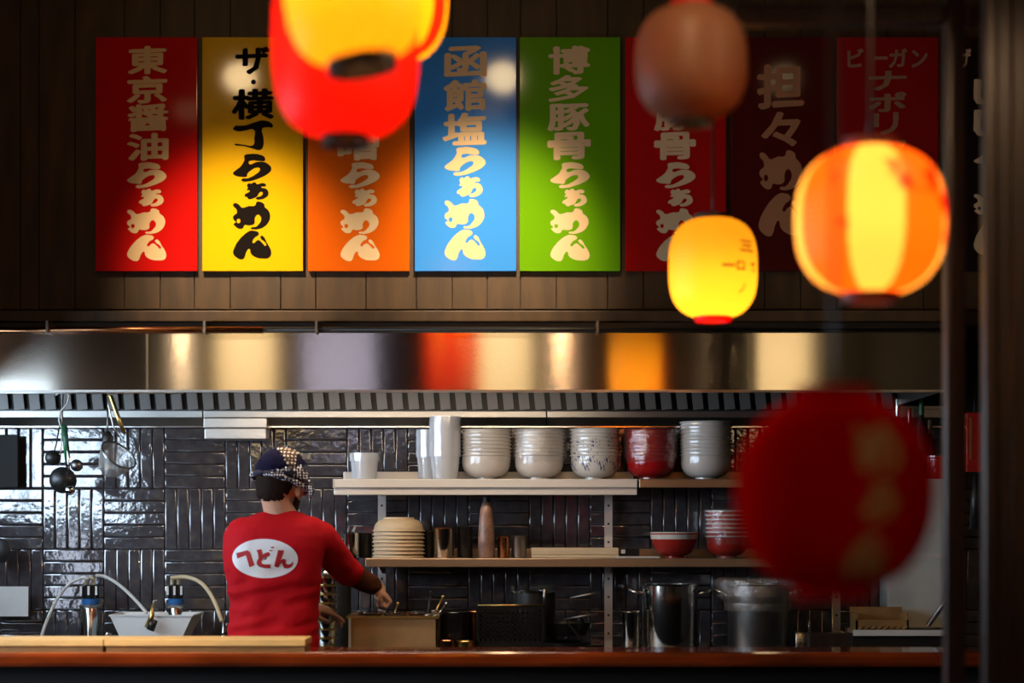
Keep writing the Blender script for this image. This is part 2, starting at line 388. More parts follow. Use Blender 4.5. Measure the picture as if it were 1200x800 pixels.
# ------------------------------------------------------------------ shelves
SD = 7.70
def shelf(name, label, pxa, pxb, zt, th, mat, two=False, back=.26):
    t = thing(name, label, 'shelf', (X(pxa, SD), SD, zt)); wd = X(pxb, SD)-X(pxa, SD)
    MB().box(0, wd, .002, back, -.006, 0).build('shelf_board', mat, t)
    if two:
        MB().box(0, wd, 0, .012, -.0335, 0, .003).build('front_lip', mat, t)
        MB().box(.003, wd, .016, .03, -.062, -.032, .003).build('front_rail', mat, t)
        MB().box(0, .006, .0, back, -.0335, 0).build('end_cap', mat, t)
    else:
        MB().box(0, wd, 0, .012, -th, 0, .003).build('front_lip', mat, t)
    MB().box(.02, wd, back-.01, back, 0, .035, .002).build('rear_upstand', mat, t)
    return t
zU, zL = Z(561, SD), Z(654, SD)
shelf('wall_shelf', 'long pale steel wall shelf holding plastic tubs and bowl stacks', 390, 747, zU, .035, M['shelf'], True)
M['shelf_brown'] = pm('bronze_shelf', (.40, .27, .17), .32, .7)
shelf('wall_shelf', 'brownish wall shelf under the red and tall white bowl stacks', 749, 1040, zU, .034, M['shelf_brown'])
shelf('wall_shelf', 'low brown metal shelf with wooden bowls, tins and red bowls', 428, 1000, zL, .034, M['shelf_brown'])
for px, pyb, lab in ((447.5, 757, 'slotted white metal upright behind the pale wooden bowls'), (713, 757, 'slotted metal upright under the seam of the upper shelf'), (980, 757, 'slotted metal upright behind the big red lantern')):
    o = P(px, pyb, 7.96); t = thing('shelf_upright', lab, 'bracket', (o.x, 7.955, WZ), 'slotted uprights carrying the wall shelves')
    MB().box(-.0155, .0155, 0, .02, 0, zU-WZ-.007).build('channel', M['shelf'], t)
    mb = MB()
    for k in range(9): mb.box(-.004, .004, -.0012, .001, .06+k*.073, .068+k*.073)
    mb.build('slots', M['black'], t)
    for zz in (zU-WZ-.014, zL-WZ-.014): MB().prism([(-.20, zz), (0, zz), (0, zz-.05), (-.18, zz-.012)], 'x', -.002, .002).build('bracket_arm', M['shelf'], t)

# ------------------------------------------------------------------ bowls
def bowl_prof(r, h, foot=.4, wall=.0012, straight=.35):
    out = [(0.0, .006), (foot*r*.85, .006), (foot*r*.85, 0), (foot*r, 0), (foot*r, .008)]
    for k in range(1, 9):
        t = k/8; out.append((foot*r+(r*.97-foot*r)*sin(t*pi/2)**.9, .008+(h*(1-straight)-.008)*(1-cos(t*pi/2))**.9))
    out += [(r*.965, h*.93), (r+.001, h-.006), (r+.0025, h-.002), (r+.001, h), (r-.0045, h-.002), (r*.97-wall, h*.94)]
    for k in range(8, 0, -1):
        t = k/8; out.append((max(0, foot*r+(r*.97-foot*r)*sin(t*pi/2)**.9-wall), .008+wall+(h*(1-straight)-.008)*(1-cos(t*pi/2))**.9))
    out.append((0, .012)); return out
def stack(n, px, D, z0, r, h, pitch, mat, name, what, where, group, extra=None, n_seg=40, foot=.4, straight=.35, invert=False, only=None):
    base = None; res = []
    loc = Vector((X(px, D), D, z0)); prof = bowl_prof(r, h, foot=foot, straight=straight)
    if invert: prof = [(a, h-b) for a, b in prof]
    for k in range(n):
        pos = 'bottom' if k == 0 else ('topmost' if k == n-1 else ORD[k]+' from the bottom')
        lab = '%s, %s in stack %s' % (what, pos, where)
        l2 = loc+Vector((rnd.uniform(-.0015, .0015), rnd.uniform(-.0015, .0015), k*pitch))
        if base is None:
            base = thing(name, lab, 'bowl', l2, group)
            MB().lathe(prof, n_seg).build('bowl_body', mat, base, 40)
            if extra: extra(base)
            res.append(base)
        else: res.append(copy_tree(base, l2, lab, rnd.uniform(0, 6), group))
    return res
BD = 7.84
def blue_marks(b):
    m = MB()
    for k in range(9):
        a0 = k*2*pi/9
        for (da, zz, s) in ((0, .052, .020), (.17, .045, .014), (.25, .058, .006), (-.12, .062, .006), (.1, .070, .007)):
            pts = []
            for i in range(5):
                a = a0+da+s*8*(i/4-.5); z = zz+s*.7*sin(i*1.3)
                # radius of the outer wall there
                pts.append((a, z))
            for (a1, z1), (a2, z2) in zip(pts, pts[1:]):
                f = lambda z: _rad(z)+.0006
                q = s*.35
                m.add([(f(z1-q)*cos(a1), f(z1-q)*sin(a1), z1-q), (f(z2-q)*cos(a2), f(z2-q)*sin(a2), z2-q),
                       (f(z2+q)*cos(a2), f(z2+q)*sin(a2), z2+q), (f(z1+q)*cos(a1), f(z1+q)*sin(a1), z1+q)], [(0, 1, 2, 3)])
    m.build('painted_pattern', M['blue_paint'], b, fix=False)['kind'] = 'stuff'
M['blue_paint'] = pm('blue_glaze', (.015, .025, .16), .15)
_pr = bowl_prof(.098, .098)[4:15]
def _rad(z):
    for (r1, z1), (r2, z2) in zip(_pr, _pr[1:]):
        if z1 <= z <= z2: return r1+(r2-r1)*(z-z1)/max(1e-6, z2-z1)
    return _pr[-1][0]
stack(8, 570, BD, zU, .098, .098, .0142, M['cream_bowl'], 'ramen_bowl', 'cream ramen bowl', 'beside the tall tubs', 'cream bowls beside the plastic tubs')
stack(8, 632, BD, zU, .098, .098, .0142, M['cream_bowl'], 'ramen_bowl', 'cream ramen bowl', 'wrapped in cling film', 'cream bowls wrapped in film')
stack(8, 697, BD, zU, .098, .098, .0145, M['white_bowl'], 'ramen_bowl', 'white ramen bowl painted blue', 'on the upper shelf', 'blue and white bowls on the upper shelf', blue_marks)
stack(8, 762.5, BD, zU, .099, .098, .0142, M['red_bowl'], 'ramen_bowl', 'glossy red ramen bowl', 'on the upper shelf', 'red bowls on the upper shelf')
stack(10, 827, BD, zU, .102, .100, .0142, M['white_bowl'], 'ramen_bowl', 'plain white ramen bowl', 'next to the red stack', 'white bowls next to the red ones', foot=.42)
def wrap_film(px, D, z0, r, h, mat, label, seed, r0=.45, top=True):
    t = thing('cling_wrap', label, 'cling film', (X(px, D), D, z0))
    prof = [(r*r0, .0), (r*r0*1.05, .02), (r*.8, h*.25), (r*1.0, h*.45)]+[(r*(1.0+.012*(k % 2)), h*(.45+.055*k)) for k in range(1, 11)]
    if top: prof += [(r*.9, h+.008), (r*.5, h+.004), (0, h+.002)]
    m = MB().lathe(prof, 48); v2 = []
    for v in m.v:
        q = Vector(v); n = noise.noise(q*28+Vector((seed, 0, 0)))*.006+noise.noise(q*70+Vector((0, seed, 0)))*.004
        rr = math.hypot(q.x, q.y); s = (rr+n+.003)/rr if rr > 1e-6 else 1
        v2.append((q.x*s, q.y*s, q.z+(n*.4 if rr > 1e-6 else 0)))
    m.v = v2; m.build('film', mat, t, 50); return t
wrap_film(632, BD, zU, .104, .197, M['cling'], 'crumpled clear film around the second stack of cream bowls', 3)
wrap_film(762.5, BD, zU, .105, .197, M['cling'], 'crumpled clear film around the red bowl stack', 9)

# plastic tubs
def tub(px, D, z0, n, r, h, pitch, where, group):
    base = None; prof = [(0, .001), (r*.84, .001), (r*.97, h*.86), (r*1.04, h*.86), (r*1.04, h), (r*.99, h), (r*.96, h*.88), (r*.82, .003), (0, .003)]
    for k in range(n):
        pos = 'bottom' if k == 0 else ('topmost' if k == n-1 else ORD[k]+' from the bottom')
        lab = 'clear plastic tub, %s in %s' % (pos, where)
        l2 = (X(px, D)+rnd.uniform(-.0008, .0008), D, z0+k*pitch)
        if base is None:
            base = thing('plastic_tub', lab, 'tub', l2, group); MB().lathe(prof, 28).build('tub_body', M['cup_plastic'], base, 40)
        else: copy_tree(base, l2, lab, rnd.uniform(0, 6), group)
tub(427, 7.83, zU, 4, .056, .085, .0065, 'short stack at the shelf end', 'short stack of clear tubs')
tub(521.5, 7.80, zU, 13, .059, .105, .0118, 'tall front stack', 'tall stack of clear tubs')
tub(503.5, 7.90, zU, 10, .052, .105, .0105, 'stack behind the tall tubs', 'stack of clear tubs behind the tall one')

# lower shelf things
stack(8, 467, 7.82, zL, .101, .056, .0148, M['bamboo'], 'wooden_bowl', 'upturned pale wooden bowl', 'on lower shelf', 'upturned pale wooden bowls', foot=.60, straight=.1, invert=True)
def can(name, label, cat, px, D, z0, r, h, mat, mat2=None, group=None, open_=True):
    t = thing(name, label, cat, (X(px, D), D, z0), group)
    MB().lathe([(0, .002), (r*.96, 0), (r, .003), (r, h-.003), (r+.0015, h), (r-.002, h), (r-.003, h*.3), (0, h*.3)], 32).build('body', mat, t, 30)
    MB().lathe([(r+.001, h-.004), (r+.003, h-.001), (r+.001, h+.002), (r-.002, h)], 32, closed=True).build('rim', mat2 or mat, t, 30)
    return t
t = can('utensil_can', 'steel can holding utensils behind the cook\'s raised arm', 'can', 411, 7.8, zL, .034, .10, M['steel_shiny'])
for a, b2 in ((.012, .03), (-.01, .024), (.0, .045)):
    MB().tube([(a, 0, .03), (a+b2*.4-.01, 0, .11), (a+b2*.6-.01, .0, .125)], .003, 6).build('utensil_handle', M['steel_dark'], t, True)
can('dark_tin', 'black tin between the utensil can and wooden bowls', 'tin', 427, 7.86, zL, .030, .095, M['black_gloss'])
can('steel_tin', 'shiny steel tin to the right of the wooden bowls', 'tin', 520, 7.80, zL, .040, .118, M['steel_shiny'], M['copper'])
can('dark_tin', 'black tin with pale flecks beside the shiny steel tin', 'tin', 545, 7.84, zL, .030, .122, M['black_gloss'])
can('dark_tin', 'small dark tin between wooden bowls and shiny steel tin', 'tin', 503, 7.88, zL, .026, .105, M['black'])
t = thing('wrapped_bottle', 'slim brown bottle wrapped in crumpled plastic on the lower shelf', 'bottle', (X(570, 7.8), 7.8, zL))
MB().lathe([(0, 0), (.031, .0), (.033, .01), (.032, .10), (.028, .15), (.024, .19), (.016, .215), (.012, .22)], 24).build('bottle_body', M['brown_wrap'], t, 40)
MB().lathe([(.014, .215), (.015, .222), (.013, .238), (0, .24)], 16).build('cap', M['black'], t, 40)
can('small_tin', 'small bronze tin right of the wrapped bottle', 'tin', 590, 7.82, zL, .024, .083, M['copper'])
can('small_tin', 'small dark steel tin left of the flat box', 'tin', 608, 7.84, zL, .029, .085, M['steel_dark'])
t = thing('flat_box', 'long flat pale box lying on the lower shelf', 'box', (X(623, 7.76), 7.76, zL))
MB().box(0, X(725, 7.76)-X(623, 7.76), 0, .1, 0, .012, .002).build('tray', M['bamboo'], t)
MB().box(-.0, X(725, 7.76)-X(623, 7.76), .004, .1, .013, .040, .003).build('lid', M['bamboo'], t)
t = thing('label_gadget', 'small black box with a white tag beside the flat box', 'box', (X(726, 7.78), 7.78, zL+.008))
MB().box(0, .078, 0, .05, 0, .028, .003).build('body', M['black_gloss'], t); MB().box(.006, .022, -.0015, .001, .010, .025).build('tag', M['print_white'], t)
t = thing('white_tray', 'thin white tray under the black box on the lower shelf', 'tray', (X(722, 7.75), 7.75, zL)); MB().box(0, .17, 0, .12, 0, .007, .002).build('plate', M['white_bowl'], t)
M['red_matte'] = pm('red_bowl_glaze', (.36, .02, .015), .25, coat=.3)
t = thing('serving_bowl', 'wide red serving bowl with a white rim band', 'bowl', (X(790, 7.80), 7.80, zL))
MB().lathe(bowl_prof(.094, .098, foot=.4, straight=.0), 40).build('bowl_body', M['red_matte'], t, 40)
MB().lathe([(.0915, .074), (.0962, .099), (.0945, .1015), (.089, .098)], 40).build('rim_band', M['white_bowl'], t, 40)
def rim_white(b):
    MB().lathe([(.0845, .0815), (.0862, .0835), (.0862, .0868), (.082, .0872)], 40).build('rim_band', M['white_bowl'], b, 40)
stack(7, 852, 7.80, zL, .083, .086, .0165, M['red_matte'], 'striped_bowl', 'small white-rimmed red bowl', 'by the big lantern', 'small red bowls with white rims', rim_white, foot=.42)
wrap_film(852, 7.80, zL, .090, .186, M['cling'], 'clear film around the small red bowls beside the lantern', 5)

# ------------------------------------------------------------------ pots and worktop things
def pot(label, px, D, wpx, pytop, mat, handles=True, lid=False, name='stock_pot'):
    r = wpx/2*D/F; h = Z(pytop, D)-WZ
    t = thing(name, label, 'pot', (X(px, D), D, WZ))
    MB().lathe([(0, .004), (r*.97, 0), (r, .006), (r, h-.004), (r-.003, h-.004), (r-.004, .01), (0, .01)], 48).build('body', mat, t, 30)
    MB().lathe([(r-.003, h-.006), (r+.004, h-.006), (r+.005, h), (r-.003, h+.001)], 48, closed=True).build('rim', M['steel_shiny'], t, 30)
    if handles:
        for s in (-1, 1):
            pts = [(s*(r-.001), -.05, h-.035), (s*(r+.035), -.045, h-.028), (s*(r+.05), -.02, h-.022), (s*(r+.05), .02, h-.022), (s*(r+.035), .045, h-.028), (s*(r-.001), .05, h-.035)]
            MB().tube(pts, .005, 8).build('handle', M['steel_shiny'], t, True)
    if lid: MB().lathe([(0, h+.02), (r*.4, h+.018), (r*.9, h+.006), (r, h)], 40).build('lid', mat, t, 40)
    return t
pot('tall polished stock pot with loop handles on the worktop', 785, 7.66, 65, 684, M['steel_shiny'])
pot('film-covered steel stock pot beside the big red lantern', 888, 7.66, 70, 684, M['steel_dark'])
t = wrap_film(888, 7.66, Z(715, 7.66), .155, Z(679, 7.66)-Z(715, 7.66), M['film_amber'], 'crumpled clear film over the right stock pot', 17, r0=.78)
can('steel_can', 'small steel can left of the polished stock pot', 'can', 739, 7.62, WZ, .034, Z(716, 7.62)-WZ, M['steel_shiny'])
pot('dark saucepan with a bronze side left of the long handles', 625, 7.72, 52, 692, M['black'], handles=False, name='sauce_pot')
for (ax, ay, bx, by, c) in ((655, 703, 702, 694, 'upper'), (645, 728, 700, 719, 'lower')):
    t = thing('frying_pan', 'dark pan, %s of the two whose long handles point right' % c, 'pan', (X(660, 7.7), 7.7 if c == 'upper' else 7.62, WZ if c == 'lower' else WZ+.07), 'pans with long handles')
    o = Vector(t.location)
    MB().lathe([(0, .002), (.085, .0), (.105, .05), (.107, .05), (.088, .004), (0, .005)], 32).build('pan_body', M['black'], t, 30)
    a = P(ax, ay, o.y-.02)-o; b2 = P(bx, by, o.y-.05)-o
    MB().tube([Vector((.08, -.02, .045)), a.lerp(b2, .3), b2], [.006, .006, .0065], 8).build('handle', M['steel_dark'], t, True)
t = thing('spatula', 'upright steel spatula by the dark saucepan', 'spatula', P(638, 757, 7.58)); t.location.z = WZ
MB().box(-.008, .008, -.002, .002, 0, Z(702, 7.58)-WZ-.0).build('blade', M['black_gloss'], t); MB().tube([(0, 0, Z(702, 7.58)-WZ-.02), (0, 0, Z(690, 7.58)-WZ)], .006, 8).build('handle', M['steel'], t, True)
# perforated basket
t = thing('perforated_basket', 'black perforated basket in front of the dark saucepan', 'basket', (X(598, 7.56), 7.56, WZ+.035))
h = Z(709, 7.56)-WZ-.035; hw = 38*7.56/F
bm = MB(); bm.box(-hw, hw, -.004, .0, 0, .02); bm.box(-hw, hw, -.004, 0, h-.012, h)
nx = 13
for i in range(nx+1):
    xx = -hw+2*hw*i/nx; bm.box(xx-.004, xx+.004, -.004, 0, .02, h-.012) if 0 < i < nx else bm.box(xx-.006, xx+.006, -.004, 0, .02, h-.012)
for k in range(1, 7): bm.box(-hw, hw, -.004, 0, .02+k*(h-.032)/7-.003, .02+k*(h-.032)/7+.003)
bm.box(-hw, -hw+.004, 0, .16, 0, h); bm.box(hw-.004, hw, 0, .16, 0, h); bm.box(-hw, hw, .156, .16, 0, h); bm.box(-hw, hw, 0, .16, 0, .004)
bm.build('basket_body', M['black_gloss'], t); MB().tube([(-hw, -.004, h), (hw, -.004, h)], .004, 8).build('rim', M['brass'], t, True)
# stacks of folded towels / boards below
M['towel'] = pm('brown_cloth', (.16, .07, .035), .8, var=.3)
for i, (a, b2, zz, lab) in enumerate(((553, 640, 0, 'folded brown cloth at the bottom, under the perforated basket'), (556, 596, .016, 'folded brown cloth lying left in front of the basket'), (573, 622, .017, 'folded brown cloth lying in the middle in front of the basket'), (604, 637, .016, 'folded brown cloth lying right in front of the basket'))):
    D = 7.53-.012*i; t = tag(MB().box(0, X(b2, D)-X(a, D), 0, .10, 0, .0155, .006).build('folded_cloth', M['towel'], None, True, (X(a, D), D-.04, WZ+zz)), lab, 'cloth', 'folded cloths by the basket')
can('dark_canister', 'tall black canister right of the steel basin', 'canister', 532, 7.62, WZ, .052, Z(717, 7.62)-WZ, M['black_gloss'])
can('copper_canister', 'bronze canister between black canister and basket', 'canister', 556, 7.68, WZ, .030, Z(716, 7.68)-WZ, M['copper'])
can('low_tin', 'low bronze tin in front of the black canister', 'tin', 524, 7.54, WZ, .034, Z(751, 7.54)-WZ+.004, M['copper'])
can('low_tin', 'low pinkish tin in front of the copper canister', 'tin', 545, 7.53, WZ, .030, Z(752, 7.53)-WZ+.004, M['brass'])
# basin with inserts
t = thing('sauce_basin', 'rectangular bronze-toned steel basin where the cook reaches in', 'basin', (X(410, 7.5), 7.5, WZ))
h = Z(722, 7.5)-WZ; wd = 102*7.5/F; M['basin'] = pm('bronze_steel', (.55, .34, .15), .5, .7, var=.15, bump=.1)
mb = MB(); mb.box(0, wd, 0, .005, 0, h); mb.box(0, wd, .30, .305, 0, h); mb.box(0, .005, 0, .3, 0, h); mb.box(wd-.005, wd, 0, .3, 0, h); mb.box(0, wd, 0, .3, 0, .01)
mb.build('body', M['basin'], t)
mb = MB(); mb.box(-.010, wd+.006, -.012, .004, h-.008, h+.002); mb.box(-.010, wd+.006, .295, .312, h-.004, h+.004); mb.box(-.012, .002, -.01, .3, h-.003, h+.003); mb.box(wd-.002, wd+.01, -.01, .3, h-.004, h+.003)
mb.build('rim', M['brass'], t)  # brass tone puts the golden light into the rim's colour
for i, (cx, cy) in enumerate(((.07, .07), (.165, .07), (.26, .07), (.07, .2), (.165, .2), (.26, .2))):
    MB().lathe([(0, h-.06), (.036, h-.06), (.040, h+.004), (.046, h+.009), (.046, h+.012), (.038, h+.012)], 24, (cx, cy, 0)).build('insert', M['steel_shiny'], t, 40)
t = thing('splash_guard', 'narrow white guard plate at the left end of the basin', 'guard', (X(409.5, 7.44), 7.44, .80)); MB().box(-.004, .004, 0, .03, 0, Z(725, 7.44)-.80).build('plate', M['white_plastic'], t)
MB().box(-.012, .004, .0, .03, 0, .075).build('foot', M['white_plastic'], t)
for (a, b2, c, lab) in (((461, 724), (466, 707), M['brass'], 'short ladle with a brass handle standing in the basin'), ((501, 722), (505, 694), M['black'], 'thin black ladle handle standing in the basin'), ((510, 717), (519, 699), M['brass'], 'brassy tongs at the right end of the basin'), ((512, 722), (523, 707), M['steel_shiny'], 'steel spoon at the right end of the basin')):
    p = P(*a, 7.55); q = P(*b2, 7.58); t = thing('serving_ladle', lab, 'ladle', p, 'ladles standing in the basin')
    MB().tube([(0, 0, -.05), (0, 0, 0), q-p], .0035, 6).build('handle', c, t, True); MB().ell(q-p, (.007, .007, .007)).build('handle_end', c, t, True)
    MB().ell((0, 0, .004), (.017, .017, .007)).build('bowl', M['steel_shiny'], t, True)
# tower of round steel containers behind the cook
t0 = None
for k in range(9):
    l2 = (X(383, 7.62)+rnd.uniform(-.002, .002), 7.62, WZ+k*.0335)
    lab = 'round brass-rimmed steel tray, %s in the tower' % ('bottom' if k == 0 else 'topmost' if k == 8 else ORD[k]+' from the bottom')
    if t0 is None:
        t0 = thing('round_tray', lab, 'tray', l2, 'tower of round steel trays')
        MB().lathe([(0, 0), (.034, 0), (.036, .004), (.038, .028), (.036, .030), (0, .030)], 28).build('body', M['steel_shiny'], t0, 30)
        MB().lathe([(.037, .027), (.0415, .028), (.0415, .032), (.037, .033)], 28, closed=True).build('rim', M['brass'], t0, 30)
    else: copy_tree(t0, l2, lab, 0, 'tower of round steel trays')
t = thing('domed_cover', 'domed steel cover on top of the tray tower', 'lid', (X(383, 7.62), 7.62, WZ+9*.0335+.001)); MB().lathe([(.036, 0), (.030, .02), (.014, .034), (0, .036)], 24).build('dome', M['steel_shiny'], t, 40); MB().ell((0, 0, .041), (.007, .007, .007)).build('knob', M['steel_shiny'], t, True)
t = can('dark_urn', 'tall black urn standing left of the basin', 'urn', 398, 7.80, WZ, .045, Z(668, 7.8)-WZ, M['black_soft'])

# left sink corner
def hose(name, label, pts, r, mat, D, loc, ring=None):
    t = thing(name, label, 'hose', loc); o = Vector(loc)
    ctl = [P(x, y, D+dd)-o for x, y, dd in pts]; out = []
    for i in range(len(ctl)-1):
        p0, p1, p2, p3 = ctl[max(i-1, 0)], ctl[i], ctl[i+1], ctl[min(i+2, len(ctl)-1)]
        for k in range(8):
            u = k/8; out.append(.5*((2*p1)+(-p0+p2)*u+(2*p0-5*p1+4*p2-p3)*u*u+(-p0+3*p1-3*p2+p3)*u**3))
    out.append(ctl[-1]); MB().tube(out, r, 10).build('tube', mat, t, True); return t
def filt(label, px, pytop, D, r, g='water filters by the sink'):
    t = thing('water_filter', label, 'filter', (X(px, D), D, WZ), g); h = Z(pytop, D)-WZ
    MB().lathe([(0, 0), (r, 0), (r, .01), (r, h*.58), (r*.9, h*.62), (r*.5, h*.63)], 28).build('cartridge', M['steel_shiny'], t, 40)
    MB().lathe([(r*1.04, h*.58), (r*1.1, h*.60), (r*1.1, h*.62), (r*.9, h*.63)], 28, closed=True).build('collar', M['steel'], t, 40)
    MB().lathe([(r*.85, h*.63), (r*.87, h*.70), (r*.8, h*.71)], 24).build('blue_ring', M['blue'], t, 40)
    MB().lathe([(r*.82, h*.70), (r*.86, h*.74), (r*.82, h*.88), (r*.6, h*.90), (0, h*.90)], 24).build('head', M['black_gloss'], t, 30)
    for s in (-1, 1):
        MB().tube([(s*r*.35, -.01, h*.86), (s*r*.35, -.01, h*.97), (s*r*.1, -.01, h*1.0)], .008, 8).build('fitting', M['beige_hose'], t, True)
    for s in (-1, 0, 1): MB().box(s*r*.75-.004, s*r*.75+.004, -r*.9-.002, -r*.9+.004, h*.76, h*.88).build('clip', M['white_plastic'], t)
    return t
filt('steel water filter with blue ring under the arched white hose', 106, 676, 7.90, .040)
filt('water filter with blue ring half hidden behind the white bin', 206, 676, 7.90, .036)
hose('water_hose', 'white hose arching from the left filter down to the counter', ((46, 757, -.1), (52, 735, -.05), (65, 705, 0), (80, 685, 0), (96, 677, 0), (104, 678, 0)), .0065, M['grey_hose'], 7.86, (X(46, 7.76), 7.76, WZ))
hose('water_hose', 'white hose from the left filter to the spray nozzle', ((112, 674, 0), (125, 676, 0), (142, 687, -.05), (157, 701, -.1), (172, 718, -.15)), .0065, M['grey_hose'], 7.86, P(112, 674, 7.86))
hose('water_hose', 'yellowed hose curving down beside the cook\'s back', ((200, 677, 0), (218, 676, 0), (236, 683, -.05), (250, 702, -.1), (260, 728, -.12)), .0078, M['beige_hose'], 7.86, P(200, 677, 7.86))
t = thing('hose_tap', 'small steel hose tap at the end of the yellowed hose', 'tap', P(262, 740, 7.72)); t.location.z = WZ; hh = Z(728, 7.72)-WZ
MB().lathe([(0, 0), (.014, 0), (.014, hh*.5), (.008, hh*.6), (.008, hh)], 14).build('body', M['steel_shiny'], t, 40)
MB().tube([(-.03, -.01, hh*.45), (.0, -.01, hh*.62), (.02, -.01, hh*.8)], .003, 6).build('lever', M['black'], t, True)
# white tapered bin
t = thing('white_bin', 'white tapered plastic bin between the two water filters', 'bin', (X(177, 7.62), 7.62, WZ)); u = 7.62/F; h = Z(721, 7.62)-WZ
zb = 0; tw, bw2 = 48.5*u, 27*u
mb = MB(); 
o8 = [(-bw2, 0, 0), (bw2, 0, 0), (bw2, .2, 0), (-bw2, .2, 0), (-tw, -.0, h), (tw, -.0, h), (tw, .26, h), (-tw, .26, h)]
mb.add(o8, [(0, 1, 2, 3), (0, 1, 5, 4), (1, 2, 6, 5), (2, 3, 7, 6), (3, 0, 4, 7)]); bo = mb.build('bin_body', M['white_plastic'], t)
sm = bo.modifiers.new('s', 'SOLIDIFY'); sm.thickness = .003
mb = MB(); mb.box(-tw-.003, tw+.003, -.004, .002, h-.003, h+.003); mb.box(-tw-.003, tw+.003, .258, .264, h-.003, h+.003); mb.box(-tw-.003, -tw+.002, 0, .26, h-.003, h+.003); mb.box(tw-.002, tw+.003, 0, .26, h-.003, h+.003); mb.build('rim', M['white_plastic'], t)
t = thing('spray_nozzle', 'dark bronze spray nozzle resting on the front of the bin', 'nozzle', P(176, 740, 7.58)); o = Vector(t.location)
MB().tube([P(172, 735, 7.58)-o, P(178, 722, 7.58)-o, P(179, 708, 7.58)-o], [.010, .011, .004], 10).build('barrel', M['brass'], t, True)
MB().tube([P(176, 738, 7.58)-o, P(181, 726, 7.58)-o], [.016, .014], 10).build('grip', M['black'], t, True)
MB().tube([P(179, 710, 7.58)-o, P(180, 704, 7.58)-o, P(184, 703, 7.58)-o], .003, 6).build('lever', M['steel'], t, True)
for (px, py, lab) in ((75, 747, 'small steel tap knob near the left hose'), (114, 741, 'chrome tap lever before the left filter'), (121, 746, 'small chrome tap lever left of the bin'), (156, 747, 'low chrome loop in front of the bin')):
    p = P(px, py, 7.35); t = thing('tap_lever', lab, 'tap', (p.x, 7.50, WZ)); zt = Z(py, 7.50)-WZ
    MB().tube([(0, 0, 0), (0, 0, zt-.01), (.008, 0, zt), (.018, 0, zt-.008), (.018, 0, zt-.02)], .004, 8).build('lever', M['steel_shiny'], t, True)
t = thing('wall_card', 'pale grey card leaning against the tiles at the far left', 'card', P(-14, 722, 7.93)); MB().box(0, X(33, 7.93)-X(-14, 7.93), 0, .004, 0, 35*7.93/F).build('card', M['white_plastic'], t)
t = thing('notice_board', 'dark brown board hanging on the tiles at the left edge', 'board', P(-20, 571, 7.94)); MB().box(0, X(21, 7.94)-X(-20, 7.94), 0, .025, 0, 62*7.94/F, .003).build('board', M['black_soft'], t)
t = thing('hanging_pan', 'dark round lid hanging on the tiles at the left edge', 'lid', P(-2, 645, 7.90)); MB().lathe([(0, -.01), (.045, -.006), (.05, .0), (.045, .004), (0, .006)], 28, M=Matrix.Rotation(pi/2, 3, 'X')).build('disc', M['black'], t, 40); MB().tube([(0, 0, .045), (.008, .0, .062), (0, .01, .07)], .004, 6).build('loop', M['black'], t, True)
t = thing('wire_rack', 'black wire loop standing at the lower left', 'rack', (X(12, 7.7), 7.7, WZ)); zt = Z(738, 7.7)-WZ
MB().tube([(-.07, 0, 0), (-.065, 0, zt*.6), (-.03, 0, zt), (.03, 0, zt), (.062, 0, zt*.6), (.067, 0, 0)], .005, 8).build('wire', M['black'], t, True)

# hanging utensils
HKD = 7.62
def ladle(label, pts, wire, bowl, br, mat, D, hmat=None, hseg=None, grp='ladles hanging under the hood'):
    o = P(*pts[0], D); t = thing('hanging_ladle', label, 'ladle', o, grp)
    MB().tube([P(x, y, D)-o for x, y in pts], wire, 8).build('handle', mat, t, True)
    if hseg: MB().tube([P(x, y, D-.006)-o for x, y in hseg], .011, 8).build('grip', hmat, t, True)
    c = P(*bowl, D)-o; pr = [(br*sin(a), -br*cos(a)) for a in [k*pi/2/8 for k in range(9)]]+[(br*.96*sin(a), -br*.96*cos(a)) for a in [k*pi/2/8 for k in range(8, -1, -1)]]
    MB().lathe(pr, 28, c, M=Matrix.Rotation(R(-70), 3, 'X')).build('bowl', mat, t, 50); return t
hk = thing('wire_hook', 'white wire hook over the hood filters holding the ladles', 'hook', P(76, 460, HKD)); o = Vector(hk.location)
MB().tube([P(x, y, HKD)-o for x, y in ((65, 463), (70, 459), (78, 458), (81, 464), (78, 474), (71, 482), (69, 492), (71, 500), (74, 500))], .0035, 8).build('wire', M['grey_hose'], hk, True)
MB().tube([P(x, y, HKD+.01)-o for x, y in ((79, 466), (74, 480), (72, 486), (73, 494), (70, 497), (69, 490))], .003, 8).build('wire', M['steel'], hk, True)
ladle('black ladle with a green grip hanging under the hood', ((73, 498), (76, 530), (80, 560)), .004, (74, 562), .052, M['black'], 7.60, M['green'], ((75, 498), (77, 515), (79, 537)))
ladle('small black ladle hanging behind the green-gripped one', ((70, 498), (66, 520), (62, 534)), .003, (62, 536), .030, M['black'], 7.63)
ladle('steel spoon ladle hanging in front of the black ladles', ((78, 500), (80, 540), (82, 560)), .004, (82, 574), .020, M['steel_shiny'], 7.56)
ladle('wire skimmer hanging against the tiles behind the ladles', ((74, 462), (72, 520), (70, 545), (84, 545)), .0025, (90, 545), .024, M['steel_dark'], 7.63)
